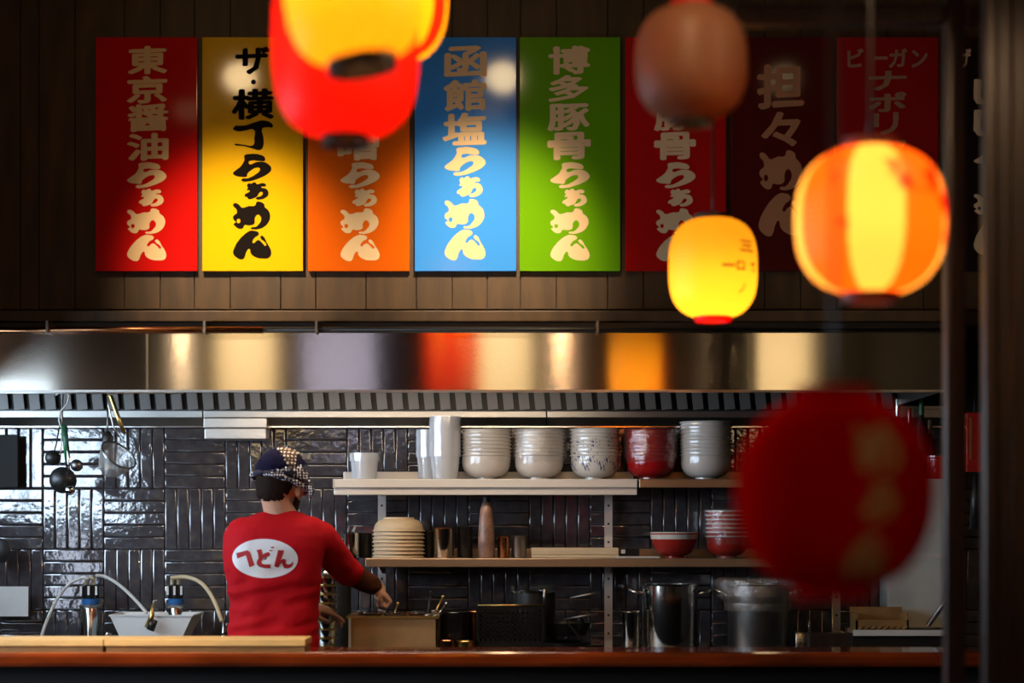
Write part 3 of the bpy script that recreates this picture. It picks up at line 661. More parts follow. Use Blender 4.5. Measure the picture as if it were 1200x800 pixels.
# conical strainer
o = P(126, 463, HKD); t = thing('cone_strainer', 'cone-shaped wire strainer with a wooden handle hanging by the ladles', 'strainer', o)
MB().tube([P(126, 463, HKD)-o, P(130, 464, HKD)-o, P(138, 488, HKD)-o, P(146, 508, HKD)-o], [.004, .008, .009, .007], 10).build('handle', M['brass'], t, True)
MB().tube([P(x, y, HKD)-o for x, y in ((126, 464), (127, 475), (133, 500), (140, 512))], .003, 6).build('wire', M['steel'], t, True)
ax = (P(150, 563, HKD)-P(139, 518, HKD)).normalized(); top = P(141, 520, HKD)-o; hh = 42*HKD/F
Mx = Vector((0, 0, -1)).rotation_difference(ax).to_matrix() @ Matrix.Rotation(.0, 3, 'X')
rimc = P(139, 533, HKD)-o
mm = Matrix.Rotation(R(40), 3, 'Y') @ Matrix.Rotation(R(25), 3, 'X')
MB().lathe([(.072, 0), (.066, -.03), (.045, -.075), (.018, -.102), (0, -.108)], 32, rimc, M=mm).build('mesh_cone', M['mesh'], t, 50)
MB().lathe([(.070, .003), (.075, .003), (.075, -.003), (.070, -.003)], 32, rimc, closed=True, M=mm).build('rim', M['steel_dark'], t, 50)
t = thing('black_clip', 'black clamp hanging between the ladles and strainer', 'clamp', P(126, 507, 7.7)); MB().ell((0, 0, -.03), (.022, .012, .038)).build('jaw', M['black'], t, True); MB().tube([(0, 0, 0), (.0, 0, .04), (0, 0, .12)], .003, 6).build('wire', M['steel_dark'], t, True)

# ------------------------------------------------------------------ right side things
t = thing('bread_block', 'foil-wrapped wooden block on the worktop right of the pots', 'block', (X(932, 7.6), 7.6, WZ)); h = Z(742, 7.6)-WZ
MB().box(0, .05, 0, .1, 0, h+.004, .006).build('foil', M['foil'], t, True); MB().box(.05, .22, 0, .1, 0, h, .004).build('block', M['dark_wood'], t)
MB().tube([(.055, .02, h), (.055, .02, h+.05)], .003, 6).build('pin', M['steel_shiny'], t, True)
t = thing('long_tray', 'long shallow polished tray below the pale panel', 'tray', (X(1000, 7.5), 7.5, Z(746, 7.5))); wd = X(1120, 7.5)-X(1000, 7.5)
MB().box(0, wd, 0, .2, 0, .004).build('base', M['steel_shiny'], t); MB().box(0, wd, 0, .004, 0, .026, .001).build('shine_edge', M['white_plastic'], t); MB().box(0, wd, .196, .2, 0, .026).build('rear_edge', M['steel_shiny'], t)  # front edge coloured white to stand in for the metal's shine
MB().box(.0, wd, .02, .18, WZ-Z(746, 7.5), 0).build('stand', M['black'], t)
M['amber'] = pm('amber_wood', (.30, .17, .06), .4, var=.3)
t = thing('noodle_box', 'dark wooden box with open top standing on the long tray', 'box', (X(1003, 7.6), 7.60, Z(746, 7.5)+.004)); wd = X(1065, 7.6)-X(1003, 7.6)
h = .10; mb = MB(); mb.box(0, wd, 0, .008, 0, h*.55); mb.box(0, wd, .132, .14, 0, h); mb.box(0, .008, 0, .14, 0, h*.8); mb.box(wd-.008, wd, 0, .14, 0, h*.8); mb.build('box_body', M['amber'], t)
for k in range(8): MB().tube([(.012+k*.024, -.004, .022), (.03+k*.024, -.004, .030)], .004, 6).build('rope_edge', M['amber'], t, True)
t = thing('wire_stand', 'thin brass wire stand beside the dark wooden box', 'stand', (X(985, 7.7), 7.7, WZ)); zt = Z(700, 7.7)-WZ
MB().tube([(-.03, 0, 0), (-.03, 0, zt), (-.03, .06, zt)], .003, 6).build('wire', M['brass'], t, True); MB().tube([(-.03, 0, .1), (.06, -.05, .06)], .003, 6).build('wire', M['brass'], t, True)
t = thing('pale_cabinet', 'pale grey cabinet door beyond the big red lantern', 'cabinet', (X(1040, 7.82), 7.82, 0)); wd = X(1117, 7.82)-X(1040, 7.82); h = Z(561, 7.82)
MB().box(0, wd, 0, .17, WZ+.002, h, .004).build('body', M['fridge'], t); MB().box(-.003, wd, -.006, 0, Z(653, 7.82), Z(648, 7.82)).build('trim_strip', M['shelf'], t)
t = thing('red_pot', 'glossy red pot standing on top of the pale cabinet', 'pot', (X(1101, 7.88), 7.88, h)); 
MB().lathe([(0, 0), (.05, 0), (.058, .02), (.06, .08), (.056, .085), (.054, .02), (0, .01)], 32).build('body', M['red_gloss'], t, 40)
MB().lathe([(.058, .083), (.066, .086), (.066, .092), (.056, .093)], 32, closed=True).build('rim', M['red_gloss'], t, 40)
for (px, py, r, c, lab) in ((1052, 468, .016, 'steel_shiny', 'slim bottle with a silver neck above the red lantern'), (1066, 478, .014, 'red_gloss', 'slim bottle with a red neck above the red lantern'), (1080, 465, .016, 'green', 'green-necked bottle above the red lantern'), (1090, 492, .015, 'amber', 'amber bottle leaning behind the right post')):
    D = 7.88+(.05 if px in (1066, 1090) else 0); t = thing('slim_bottle', lab, 'bottle', (X(px, D), D, h), 'bottles on the pale cabinet'); hh = Z(py, D)-h
    MB().lathe([(0, 0), (r*1.6, 0), (r*1.6, hh*.6), (r*.6, hh*.75), (r*.55, hh*.8)], 20).build('glass', M['black_gloss'], t, 40)
    MB().lathe([(r*.58, hh*.78), (r*.65, hh*.80), (r*.6, hh), (0, hh)], 16).build('neck', M[c], t, 40)
t = thing('steel_pipe', 'bent steel pipe standing in front of the pale cabinet', 'pipe', (X(1112, 7.6), 7.6, WZ)); zt = Z(668, 7.6)-WZ
MB().tube([(.02, 0, 0), (.02, 0, zt*.9), (.012, 0, zt), (-.004, 0, zt*.95), (-.02, 0, zt*.6), (-.08, 0, zt*.35)], .010, 10).build('pipe', M['steel_dark'], t, True)
t = thing('red_box', 'slim red box hanging on the wall between the two posts', 'box', P(1133, 553, 7.7)); MB().box(0, 22*7.7/F, 0, .05, 0, 70*7.7/F, .004).build('body', M['red_gloss'], t)
MB().tube([(.035, .025, .23), (.035, .025, .70)], .002, 6).build('wire', M['black'], t)
MB().box(.01, .018, -.002, .001, .05, .21).build('strip', M['brass'], t)
t = thing('black_brush', 'black brush hanging under the slim red box', 'brush', P(1143, 620, 7.72)); MB().tube([(0, 0, 0), (0, 0, .12), (0, 0, .235)], [.024, .018, .004], 8).build('brush_head', M['black'], t, True)

# ------------------------------------------------------------------ lettering
TR = {
 'ら': [[(163,213),(185,204),(262,208),(286,222),(288,241),(262,244),(203,241),(190,250),(196,262),(235,250),(275,248),(310,263),(326,288),(315,310),(280,332),(235,350),(185,362),(150,360),(145,352),(190,342),(235,318),(258,296),(255,284),(235,283),(205,297),(182,320),(180,333),(150,335),(110,328),(96,315),(112,298),(142,275),(156,255),(165,235)]],
 'ぁ': [[(185,368),(200,372),(210,365),(228,365),(232,373),(262,368),(288,372),(293,382),(280,390),(262,392),(285,398),(305,415),(306,440),(290,455),(255,466),(232,464),(228,458),(258,445),(272,428),(262,420),(248,428),(238,445),(215,458),(180,462),(175,452),(158,447),(160,435),(178,425),(190,412),(172,410),(178,395),(172,385)]],
 'め': [[(98,478),(112,474),(132,484),(148,500),(190,490),(228,486),(235,468),(255,466),(280,480),(283,495),(305,515),(316,545),(310,575),(285,605),(250,620),(215,622),(200,615),(230,608),(250,590),(262,570),(255,545),(240,540),(225,560),(222,590),(190,600),(165,598),(155,615),(130,618),(110,605),(100,590),(112,582),(97,565),(98,545),(118,530),(115,508),(98,492)],[(118,570),(130,562),(140,572),(128,588)]],
 'ん': [[(225,622),(255,635),(250,648),(230,660),(218,690),(250,672),(275,690),(295,705),(295,690),(262,660),(268,650),(280,652),(300,685),(322,720),(328,750),(315,770),(280,775),(235,768),(205,745),(198,722),(182,735),(165,775),(150,780),(115,765),(100,745),(105,720),(130,680),(170,640),(205,622)]],
 '丁': [[(140,618),(230,598),(300,575),(360,562),(425,595),(422,612),(395,612),(350,622),(358,680),(355,755),(335,776),(290,768),(220,748),(150,738),(152,732),(220,738),(285,740),(292,690),(290,630),(230,635),(170,640)]],
 'S1': [[(252,380),(360,352),(380,368),(428,490),(380,510),(345,400),(262,430)]],
 'S2': [[(443,352),(490,343),(500,392),(545,370),(568,375),(570,402),(510,425),(490,455),(495,475),(520,482),(575,482),(572,518),(520,518),(470,505),(447,480),(448,455),(465,425),(458,380)],[(560,348),(598,350),(590,362),(565,360)],[(575,322),(608,320),(606,334),(580,334)]],
 'S3': [[(645,350),(698,355),(680,415),(668,445),(695,430),(712,440),(715,475),(735,485),(760,478),(775,455),(782,475),(765,505),(735,522),(700,518),(685,495),(680,468),(665,475),(645,512),(608,502),(625,430)]],
}
_g = {}
def glyph(ch, off=.028):
    k = (ch, off)
    if k in _g: return _g[k]
    if ch in TR:
        c = bpy.data.curves.new('g', 'CURVE'); c.dimensions = '2D'; c.fill_mode = 'BOTH'; c.resolution_u = 3
        for poly in TR[ch]:
            s = c.splines.new('BEZIER'); s.bezier_points.add(len(poly)-1); s.use_cyclic_u = True
            for p, (x, y) in zip(s.bezier_points, poly):
                p.co = (x/100, -y/100, 0); p.handle_left_type = p.handle_right_type = 'VECTOR' if ch[0] == 'S' else 'AUTO'
    else:
        c = bpy.data.curves.new('g', 'FONT'); c.body = ch; c.size = 1; c.offset = off; c.resolution_u = 2; c.fill_mode = 'BOTH'
    o = bpy.data.objects.new('g', c); COL.objects.link(o); bpy.context.view_layer.update()
    me = bpy.data.meshes.new_from_object(o.evaluated_get(bpy.context.evaluated_depsgraph_get()))
    vs = [tuple(v.co) for v in me.vertices]; fs = [tuple(p.vertices) for p in me.polygons]
    bpy.data.objects.remove(o); bpy.data.curves.remove(c); bpy.data.meshes.remove(me)
    x0, x1 = min(v[0] for v in vs), max(v[0] for v in vs); y0, y1 = min(v[1] for v in vs), max(v[1] for v in vs)
    vs = [((v[0]-x0)/(x1-x0), (v[1]-y0)/max(1e-6, y1-y0)) for v in vs]; _g[k] = (vs, fs); return _g[k]
def bold(mb, ch, place, dd, w=.038):
    vs, fs = glyph(ch, 0.0 if ch not in TR else .028)
    offs = [(0, 0)] if ch in TR else [(0, 0), (w, .3*w), (-w, -.3*w), (.1*w, w*.9), (-.1*w, -w*.9), (w*.7, -w*.6), (-w*.7, w*.6)]
    for i, (a, b_) in enumerate(offs):
        out = []
        for u, v in vs:
            if ch not in TR:
                u, v = .03+u*.94+a, .03+v*.94+b_+.05*(u-.5)*(1 if len(vs) > 12 else .2)
                u += .02*noise.noise(Vector((u*7, v*7, 1+ord(ch[0])))); v += .02*noise.noise(Vector((u*7, v*7, 9+ord(ch[0]))))
            out.append(place(u, v, i*.00006))
        mb.add(out, fs)
def sgn(label, a, b2, col, chars, ink, rough=.09):
    m = pm('sign_panel', col, rough, bump=.02, bscale=4); pa = P(a, 317.5, DS-.03); wd = X(b2, pa.y)-pa.x; h = Z(43.5, pa.y)-pa.z
    t = thing('menu_sign', label, 'sign', (pa.x, DS-.004, pa.z), 'row of hanging menu signs'); d = .026
    MB().box(0, wd, -d, 0, 0, h, .0015).build('panel', m, t)
    mb = MB()
    for ch, x0, x1, y0, y1 in chars:
        xa, xb = X(x0, pa.y)-pa.x, X(x1, pa.y)-pa.x; za, zb = Z(y1, pa.y)-pa.z, Z(y0, pa.y)-pa.z
        bold(mb, ch, lambda u, v, e: (xa+(xb-xa)*u, -d-.0006-e, za+(zb-za)*v), 0)
    mb.build('lettering', ink, t, fix=False); return t
def tail(x0, ys, w=46):
    return [('ら', x0, x0+w, ys[0], ys[1]), ('ぁ', x0+w*.30, x0+w*.93, ys[1]+.5, ys[2]), ('め', x0, x0+w*.97, ys[2]+2, ys[3]), ('ん', x0, x0+w, ys[3]+1, ys[4])]
Tn = (190, 220.5, 242, 274, 306)
sgn('red menu sign at the left end with cream lettering', 112, 231, (.62, .008, .006), [('東', 150, 196, 54, 87), ('京', 149, 196, 89, 121), ('醤', 150, 197, 122, 154), ('油', 149, 197, 156, 188)]+tail(149, Tn), M['cream'])
sgn('yellow menu sign with black lettering', 237, 355, (.90, .52, .005), [('ザ', 276, 316, 55, 87), ('・', 294, 300, 93, 99), ('横', 272, 321, 104, 140), ('丁', 273, 320, 141, 176)]+tail(273, (180, 213, 234, 269, 304), 45), M['ink'])
sgn('orange menu sign below the large red lantern', 361, 480, (.78, .13, .004), [('札', 397, 444, 54, 87), ('幌', 397, 444, 89, 121), ('味', 397, 444, 122, 154), ('噌', 396, 444, 156, 188)]+tail(399, Tn), M['cream'])
sgn('blue menu sign with cream lettering', 486, 605, (.05, .30, .88), [('函', 521, 570, 54, 91), ('館', 520, 570, 93, 130), ('塩', 519, 570, 132, 170)]+tail(521, (172, 206, 231, 268, 305), 48), M['cream'])
sgn('green menu sign with cream lettering', 609, 727, (.14, .38, .004), [('博', 643, 691, 54, 87), ('多', 643, 690, 88, 119), ('豚', 642, 691, 121, 153), ('骨', 642, 692, 155, 187)]+tail(645, Tn), M['cream'])
sgn('dark red menu sign behind the round brown lantern', 733, 851, (.55, .008, .006), [('熊', 767, 815, 54, 87), ('本', 767, 815, 89, 119), ('豚', 767, 815, 121, 153), ('骨', 767, 815, 155, 187)]+tail(769, Tn), M['cream'])
sgn('menu sign coloured very dark for lack of light, with four large characters', 857, 977, (.10, .008, .006), [('担', 887, 942, 75, 127), ('々', 892, 938, 131, 172), ('め', 890, 940, 176, 223), ('ん', 889, 944, 226, 277)], pm('shaded_lettering', (.50, .22, .10), .7, spec=.2))  # panel and lettering darkened in colour because little light reaches this sign
sgn('dark maroon menu sign behind the striped lantern', 981, 1100, (.40, .008, .008), [('ビ', 993, 1012, 57, 79), ('ー', 1024, 1040, 66, 70), ('ガ', 1042, 1063, 57, 79), ('ン', 1068, 1087, 58, 79), ('ナ', 1018, 1062, 83, 106), ('ポ', 1018, 1062, 108, 131), ('リ', 1024, 1053, 132, 158), ('タ', 1018, 1062, 160, 190), ('ン', 1018, 1062, 192, 222)], pm('dull_lettering', (.40, .20, .10), .5))
sgn('black menu sign at the right end, half behind the posts', 1106, 1225, (.02, .008, .006), [('ザ', 1123, 1138, 57, 80), ('し', 1141, 1185, 92, 123), ('じ', 1141, 1185, 128, 160), ('ら', 1141, 1185, 172, 196), ('め', 1141, 1185, 226, 252), ('ん', 1141, 1185, 255, 298)], M['cream'])

# ------------------------------------------------------------------ lanterns
def paper(name, c1, c2=None, stripes=0, phase=0, duty=.5, rough=.6, tr=.65, gl=.03, blotch=None):
    m, N, L, b = nt(name); N.remove(b); out = [n for n in N if n.type == 'OUTPUT_MATERIAL'][0]
    d = N.new('ShaderNodeBsdfDiffuse'); t = N.new('ShaderNodeBsdfTranslucent'); g = N.new('ShaderNodeBsdfGlossy'); g.inputs['Roughness'].default_value = .45
    ms = N.new('ShaderNodeMixShader'); ms.inputs[0].default_value = tr; L.new(d.outputs[0], ms.inputs[1]); L.new(t.outputs[0], ms.inputs[2])
    m2 = N.new('ShaderNodeMixShader'); m2.inputs[0].default_value = gl; L.new(ms.outputs[0], m2.inputs[1]); L.new(g.outputs[0], m2.inputs[2]); L.new(m2.outputs[0], out.inputs[0])
    col = None
    if stripes:
        tc = N.new('ShaderNodeTexCoord'); sx = N.new('ShaderNodeSeparateXYZ'); L.new(tc.outputs['Object'], sx.inputs[0])
        at = N.new('ShaderNodeMath'); at.operation = 'ARCTAN2'; L.new(sx.outputs['Y'], at.inputs[0]); L.new(sx.outputs['X'], at.inputs[1])
        a = N.new('ShaderNodeMath'); a.operation = 'MULTIPLY_ADD'; a.inputs[1].default_value = stripes/(2*pi); a.inputs[2].default_value = phase+100; L.new(at.outputs[0], a.inputs[0])
        f = N.new('ShaderNodeMath'); f.operation = 'FRACT'; L.new(a.outputs[0], f.inputs[0])
        cr = N.new('ShaderNodeValToRGB'); L.new(f.outputs[0], cr.inputs[0]); e = cr.color_ramp.elements
        e[0].position = 0; e[0].color = (*c1, 1); e[1].position = 1; e[1].color = (*c1, 1)
        for p_, c_ in ((duty-.02, c1), (duty+.02, c2), (.98, c2)): q = e.new(p_); q.color = (*c_, 1)
        col = cr.outputs[0]
        if blotch:
            n = N.new('ShaderNodeTexNoise'); n.inputs['Scale'].default_value = blotch[1]; L.new(tc.outputs['Object'], n.inputs['Vector'])
            mr = N.new('ShaderNodeMapRange'); mr.inputs[1].default_value = .58; mr.inputs[2].default_value = .64; L.new(n.outputs[0], mr.inputs[0])
            mx = N.new('ShaderNodeMix'); mx.data_type = 'RGBA'; mx.inputs[7].default_value = (*blotch[0], 1); L.new(mr.outputs[0], mx.inputs[0]); L.new(col, mx.inputs[6]); col = mx.outputs[2]
    for q in (d, t):
        if col: L.new(col, q.inputs[0])
        else: q.inputs[0].default_value = (*c1, 1)
    return m
def lantern(label, px, py, D, wpx, hpx, mat, watt, bulbcol=(1, .72, .40), cap=M['black'], capr=.33, caph=.05, power=2.6, bulbz=0, ribs=22, tilt=(0, 0), cord=True, letters=None, capfrac=None, hue=None, capoff=0, topcap=None, rz=0):
    c = P(px, py, D); r = wpx/2*D/F; h = hpx/2*D/F
    t = thing('paper_lantern', label, 'lantern', c); t.rotation_euler = (R(tilt[0]), R(tilt[1]), rz)
    cr = r*capr; zc = h*(1-(cr/r)**power)**(1/power)
    def rad(z): return r*max(0, 1-abs(z/h)**power)**(1/power)
    prof = []; n = ribs*4
    for k in range(n+1):
        z = -zc+2*zc*k/n; rr = rad(z); sc = .012*r*abs(sin(pi*k/4)); prof.append((rr-.010*r+sc, z))
    MB().lathe(prof, 64).build('paper_shade', mat, t, True)
    ch = caph*r*2
    for s in (-1, 1):
        MB().lathe([(cr*.8, s*(zc-.004)), (cr*1.04, s*(zc-.004)), (cr*1.04, s*(zc+ch)), (cr*.8, s*(zc+ch))], 40, closed=True).build('rim', cap if s < 0 else (topcap or cap), t, 30)
    MB().lathe([(0, zc+ch*.5), (cr*.8, zc+ch*.5)], 40).build('top_plate', topcap or cap, t)
    if cord:
        l_ = ZC-c.z; MB().tube([(0, 0, zc+ch*.4), (0, 0, zc+ch+.05), (0, 0, l_)], .003, 6).build('cord', M['black'], t, True)
    if watt:
        l = bpy.data.lights.new('bulb', 'POINT'); l.energy = watt; l.color = bulbcol; l.shadow_soft_size = r*.22
        b = bpy.data.objects.new('bulb', l); COL.objects.link(b); b.parent = t; b.location = (0, 0, bulbz*h)
    if letters:
        for (ch_, ang, zc_, w_, h_, lm) in letters:
            vs, fs = glyph(ch_); bm = bmesh.new()
            bv = [bm.verts.new((u, 0, v)) for u, v in vs]
            for f in fs:
                try: bm.faces.new([bv[i] for i in f])
                except Exception: pass
            for _ in range(3):
                bmesh.ops.subdivide_edges(bm, edges=[e for e in bm.edges if e.calc_length() > .12], cuts=1); bmesh.ops.triangulate(bm, faces=[f for f in bm.faces if len(f.verts) > 4])
            for v in bm.verts:
                a = ang+(v.co.x-.5)*w_; z = h*(zc_+(v.co.z-.5)*h_); q = rad(z)+.0025; v.co = (q*sin(a), -q*cos(a), z)
            me = bpy.data.meshes.new('lettering'); bm.to_mesh(me); bm.free(); mesh_obj('lettering', me, lm, t)
    return t
M['p_yellow'] = paper('yellow_paper', (1.0, .55, .03)); M['p_orange'] = paper('amber_paper', (1.0, .42, .01))
M['p_red'] = paper('red_paper', (.85, .012, .004)); M['p_red_dark'] = paper('deep_red_paper', (.80, .002, .002), tr=.25, gl=0.0)
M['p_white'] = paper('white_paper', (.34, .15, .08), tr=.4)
M['p_stripe'] = paper('striped_paper', (1.0, .62, .12), (1.0, .15, .004), 4, .29, .47, blotch=((.6, .01, .0), 9))
M['p_stripe2'] = paper('striped_paper_wide', (1.0, .50, .01), (.85, .02, .004), 6, .2, .6)
M['dark_cap'] = pm('dark_red_rim', (.10, .01, .005), .6)
M['faded'] = pm('faded_lettering', (.85, .42, .18), .7); M['brown_ink'] = pm('brown_lettering', (.25, .03, .0), .7)
lantern('unlit deep red paper lantern hanging low at the right, largest of all', 978, 578, 2.45, 232, 236, M['p_red_dark'], 0, cap=M['p_red_dark'], power=2.25, letters=[('め', .30, .42, .50, .5, M['faded']), ('ら', .28, -.10, .38, .4, M['faded']), ('ん', .22, -.62, .55, .45, M['faded'])], capr=.38)
lantern('glowing orange striped lantern at the upper right', 1020, 259, 3.7, 176, 176, M['p_stripe'], 2.2, cap=M['dark_cap'], capr=.36, caph=.06, power=2.5, rz=0)
lantern('small bright yellow lantern hanging before the dark red sign', 835.5, 314, 5.4, 104, 118, M['p_yellow'], 1.6, cap=M['p_red'], topcap=M['black'], capr=.40, caph=.05, power=2.9, bulbz=-.45, letters=[('三', .75, .35, .45, .22, M['ink']), ('ロ', .55, -.05, .22, .18, M['ink']), ('丁', .95, -.05, .22, .2, M['ink']), ('一', .25, -.05, .3, .05, M['brown_ink']), ('ノ', .62, -.48, .18, .2, M['brown_ink'])])
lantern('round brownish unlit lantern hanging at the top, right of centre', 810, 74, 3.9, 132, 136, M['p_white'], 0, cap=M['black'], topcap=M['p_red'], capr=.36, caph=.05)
lantern('amber lantern at the top left, in front of the red one', 411, -12, 3.3, 160, 172, M['p_orange'], 1.7, capr=.50, caph=.09, power=3.2, tilt=(0, -9))
lantern('red lantern hanging behind the amber one at the top left', 405, 45, 3.8, 172, 232, M['p_red'], 2.1, capr=.31, caph=.07, power=3.2, tilt=(0, 0))
lantern('bright striped lantern peeking out behind the amber one', 452, -8, 4.5, 146, 164, M['p_stripe2'], 3.0, capr=.35, power=2.8)

# ------------------------------------------------------------------ posts and beam at right foreground
t = thing('door_frame', 'dark wooden frame of posts and top beam at the right foreground', 'frame', (X(1118, 4.6), 4.6, 0))
MB().box(-.022, .022, -.02, .03, 0, ZC-.004, .004).build('post', M['dark_wood'], t)
MB().box(X(860, 4.6)-X(1118, 4.6), -.022, -.02, .03, Z(30, 4.6), Z(8, 4.6), .004).build('beam', M['dark_wood'], t)
MB().box(.022, .9, -.02, .03, Z(30, 4.6), Z(8, 4.6), .004).build('beam', M['dark_wood'], t)
MB().box(X(864, 4.6)-X(1118, 4.6), X(868, 4.6)-X(1118, 4.6), 0, .012, Z(10, 4.6), ZC-.004).build('hanger', M['dark_wood'], t)
t = thing('slatted_screen', 'dark wooden screen of vertical slats along the right edge', 'screen', (X(1151, 4.4), 4.4, 0))
MB().box(0, .026, -.03, .02, 0, ZC-.004, .004).build('stile', M['dark_wood'], t)
for k in range(4): MB().box(.03+k*.036, .062+k*.036, -.012+.003*(k % 2), .01, .01, ZC-.01, .003).build('slat', M['dark_wood'], t)

# ------------------------------------------------------------------ lamps of the room, and added fill lamps
M['paper_box'] = emit('lit_paper_box', (1.0, .70, .34), L_BOX)
for i, (x, lab) in enumerate(((-2.03, 'lit square paper lamp near the window wall behind the tables'), (-.065, 'lit square paper lamp in the middle behind the tables'), (2.05, 'lit square paper lamp at the right behind the tables'))):
    t = thing('box_lamp', lab, 'lamp', (x, -1.0, 2.2), 'square paper lamps along the front wall')
    MB().box(-.21, .21, -.1, .1, 0.02, .85).build('paper_panel', M['paper_box'], t)
    MB().box(-.215, .215, -.105, .105, .85, .87).box(-.215, .215, -.105, .105, 0, .02).build('frame', M['black'], t)
    MB().tube([(0, 0, .87), (0, 0, ZC-2.2)], .004, 6).build('cord', M['black'], t)
M['slat_glow'] = emit('daylight_slats', (.75, .72, 1.0), L_SLAT)
wn = struct(bpy.data.objects.new('window_2', None)); COL.objects.link(wn); wn.location = (-1.62, YF+.01, 2.1)
MB().box(0, .56, -.008, 0, 0, 1.0).build('pane', M['slat_glow'], wn)
for k in range(13): MB().box(-.012+k*.0455, .020+k*.0455, .004, .02, -.02, 1.02).build('blind_slat', M['black'], wn)
for i, (x, sp) in enumerate([(x, sp_) for x, sp_ in zip(SPOTX, SPOTS)]+[(q.location.x, q) for q in CSPOTS]):
    ly = sp.location.y
    t = thing('ceiling_spotlight', 'black ceiling spotlight aimed at the %s, %s of its row' % ('signs' if i < 3 else 'bar counter', ('leftmost', 'middle', 'rightmost', 'leftmost', 'second', 'third', 'last')[i]), 'spotlight', (x, ly, sp.location.z), 'ceiling spotlights')
    dirv = (sp.rotation_euler.to_matrix() @ Vector((0, 0, -1))); mm = Vector((0, 0, 1)).rotation_difference(-dirv).to_matrix()
    MB().lathe([(.075, -.03), (.078, -.03), (.078, .12), (.03, .15), (0, .15)], 28, M=mm).build('housing', M['black'], t, 40)
    MB().lathe([(0, -.024), (.072, -.024)], 24, M=mm).build('lens', emit('lamp_lens', (1, .7, .36), (22, 22, 2, 1, 1, 1, 1)[i]), t)
    MB().tube([(0, 0, .12), (0, 0, ZC-t.location.z)], .008, 8).build('stem', M['black'], t)
    sp.name = 'bulb'; sp.parent = t; sp.location = dirv*.10
# warm fill strip added under the hood to brighten the shelves, towards the right and out of the lens' sight behind the hood lip
l = bpy.data.lights.new('fill_light', 'AREA'); l.shape = 'RECTANGLE'; l.size = 1.4; l.size_y = .05; l.energy = L_HOOD_FILL; l.color = (1, .80, .58)
t = thing('fill_strip', 'slim fill lamp added under the hood front', 'lamp', (-.45, HD+.07, hz0+.012))
lo = bpy.data.objects.new('fill_light', l); COL.objects.link(lo); lo.parent = t; lo.location = (0, 0, -.004); lo.rotation_euler = (R(25), 0, 0)
MB().box(-.7, .7, -.02, .02, 0, .02).build('housing', M['steel'], t)
for (x, y, e, c, lab) in ((-1.8, 3.4, L_FRONT_FILL*.8, (1, .74, .46), 'leftmost'), (.27, 3.3, L_FRONT_FILL, (1, .66, .36), 'middle'), (1.17, 3.3, L_FRONT_FILL, (1, .62, .34), 'rightmost')):  # unseen pendants added as warm frontal fill, shades keeping light off the signs
    l = bpy.data.lights.new('bulb', 'POINT'); l.energy = e; l.color = c; l.shadow_soft_size = .03
    t = thing('fill_pendant', 'black metal pendant fill lamp added over the tables, %s of three' % lab, 'lamp', (x, y, 2.6), 'added pendant fill lamps over the tables')
    b = bpy.data.objects.new('bulb', l); COL.objects.link(b); b.parent = t; b.location = (0, 0, .037)
    MB().lathe([(.22, .0), (.10, .16), (.03, .2), (0, .2)], 32).build('shade', M['black'], t, 40); MB().tube([(0, 0, .2), (0, 0, ZC-2.6)], .005, 6).build('cord', M['black'], t)

# ------------------------------------------------------------------ the cook
def remesh(mb, vox, name, mat, parent, smooth_it=6, fold=None):
    me = bpy.data.meshes.new(name); me.from_pydata(mb.v, [], mb.f)
    bm = bmesh.new(); bm.from_mesh(me); bmesh.ops.remove_doubles(bm, verts=bm.verts, dist=1e-5); bmesh.ops.recalc_face_normals(bm, faces=bm.faces); bm.to_mesh(me); bm.free()
    o = bpy.data.objects.new(name, me); COL.objects.link(o)
    r = o.modifiers.new('r', 'REMESH'); r.mode = 'VOXEL'; r.voxel_size = vox
    s = o.modifiers.new('s', 'SMOOTH'); s.iterations = smooth_it; s.factor = .5
    bpy.context.view_layer.update()
    m2 = bpy.data.meshes.new_from_object(o.evaluated_get(bpy.context.evaluated_depsgraph_get()))
    bpy.data.objects.remove(o); m2.name = name; m2.materials.clear()
    if fold:
        for v in m2.vertices: v.co += v.normal*fold(v.co)
    return mesh_obj(name, m2, mat, parent, True)
PD = 7.20; PO = Vector((X(322, PD), PD, 0))
def Q(px, py, d=0.0): return P(px, py, PD+d)-PO
person = thing('person', 'cook in a red long-sleeved shirt and patterned navy head wrap, seen from behind', 'person', PO)
def caps(mb, pts, rs, n=16):
    for (a, ra), (b, rb) in zip(zip(pts, rs), list(zip(pts, rs))[1:]):
        mb.tube([a.lerp(b, k/6) for k in range(7)], [ra+(rb-ra)*k/6 for k in range(7)], n)
    for p, r in zip(pts, rs): mb.ell(p, (r*.995, r*.995, r*.995), nu=n, nv=10)
def loft(mb, secs, n=32, pw=2.4):
    vs = []; fs = []
    for (py, xl, xr, dep, off) in secs:
        c = Q((xl+xr)/2, py, off); w2 = (xr-xl)/2*PD/F
        for k in range(n):
            a = 2*pi*k/n; ca, sa = cos(a), sin(a)
            vs.append(c+Vector((w2*abs(ca)**(2/pw)*(1 if ca > 0 else -1), dep*abs(sa)**(2/pw)*(1 if sa > 0 else -1), 0)))
    m = len(secs)
    for j in range(m-1):
        for k in range(n): k2 = (k+1) % n; fs.append((j*n+k, j*n+k2, (j+1)*n+k2, (j+1)*n+k))
    fs.append(tuple(range(n))); fs.append(tuple((m-1)*n+k for k in range(n))); mb.add(vs, fs)
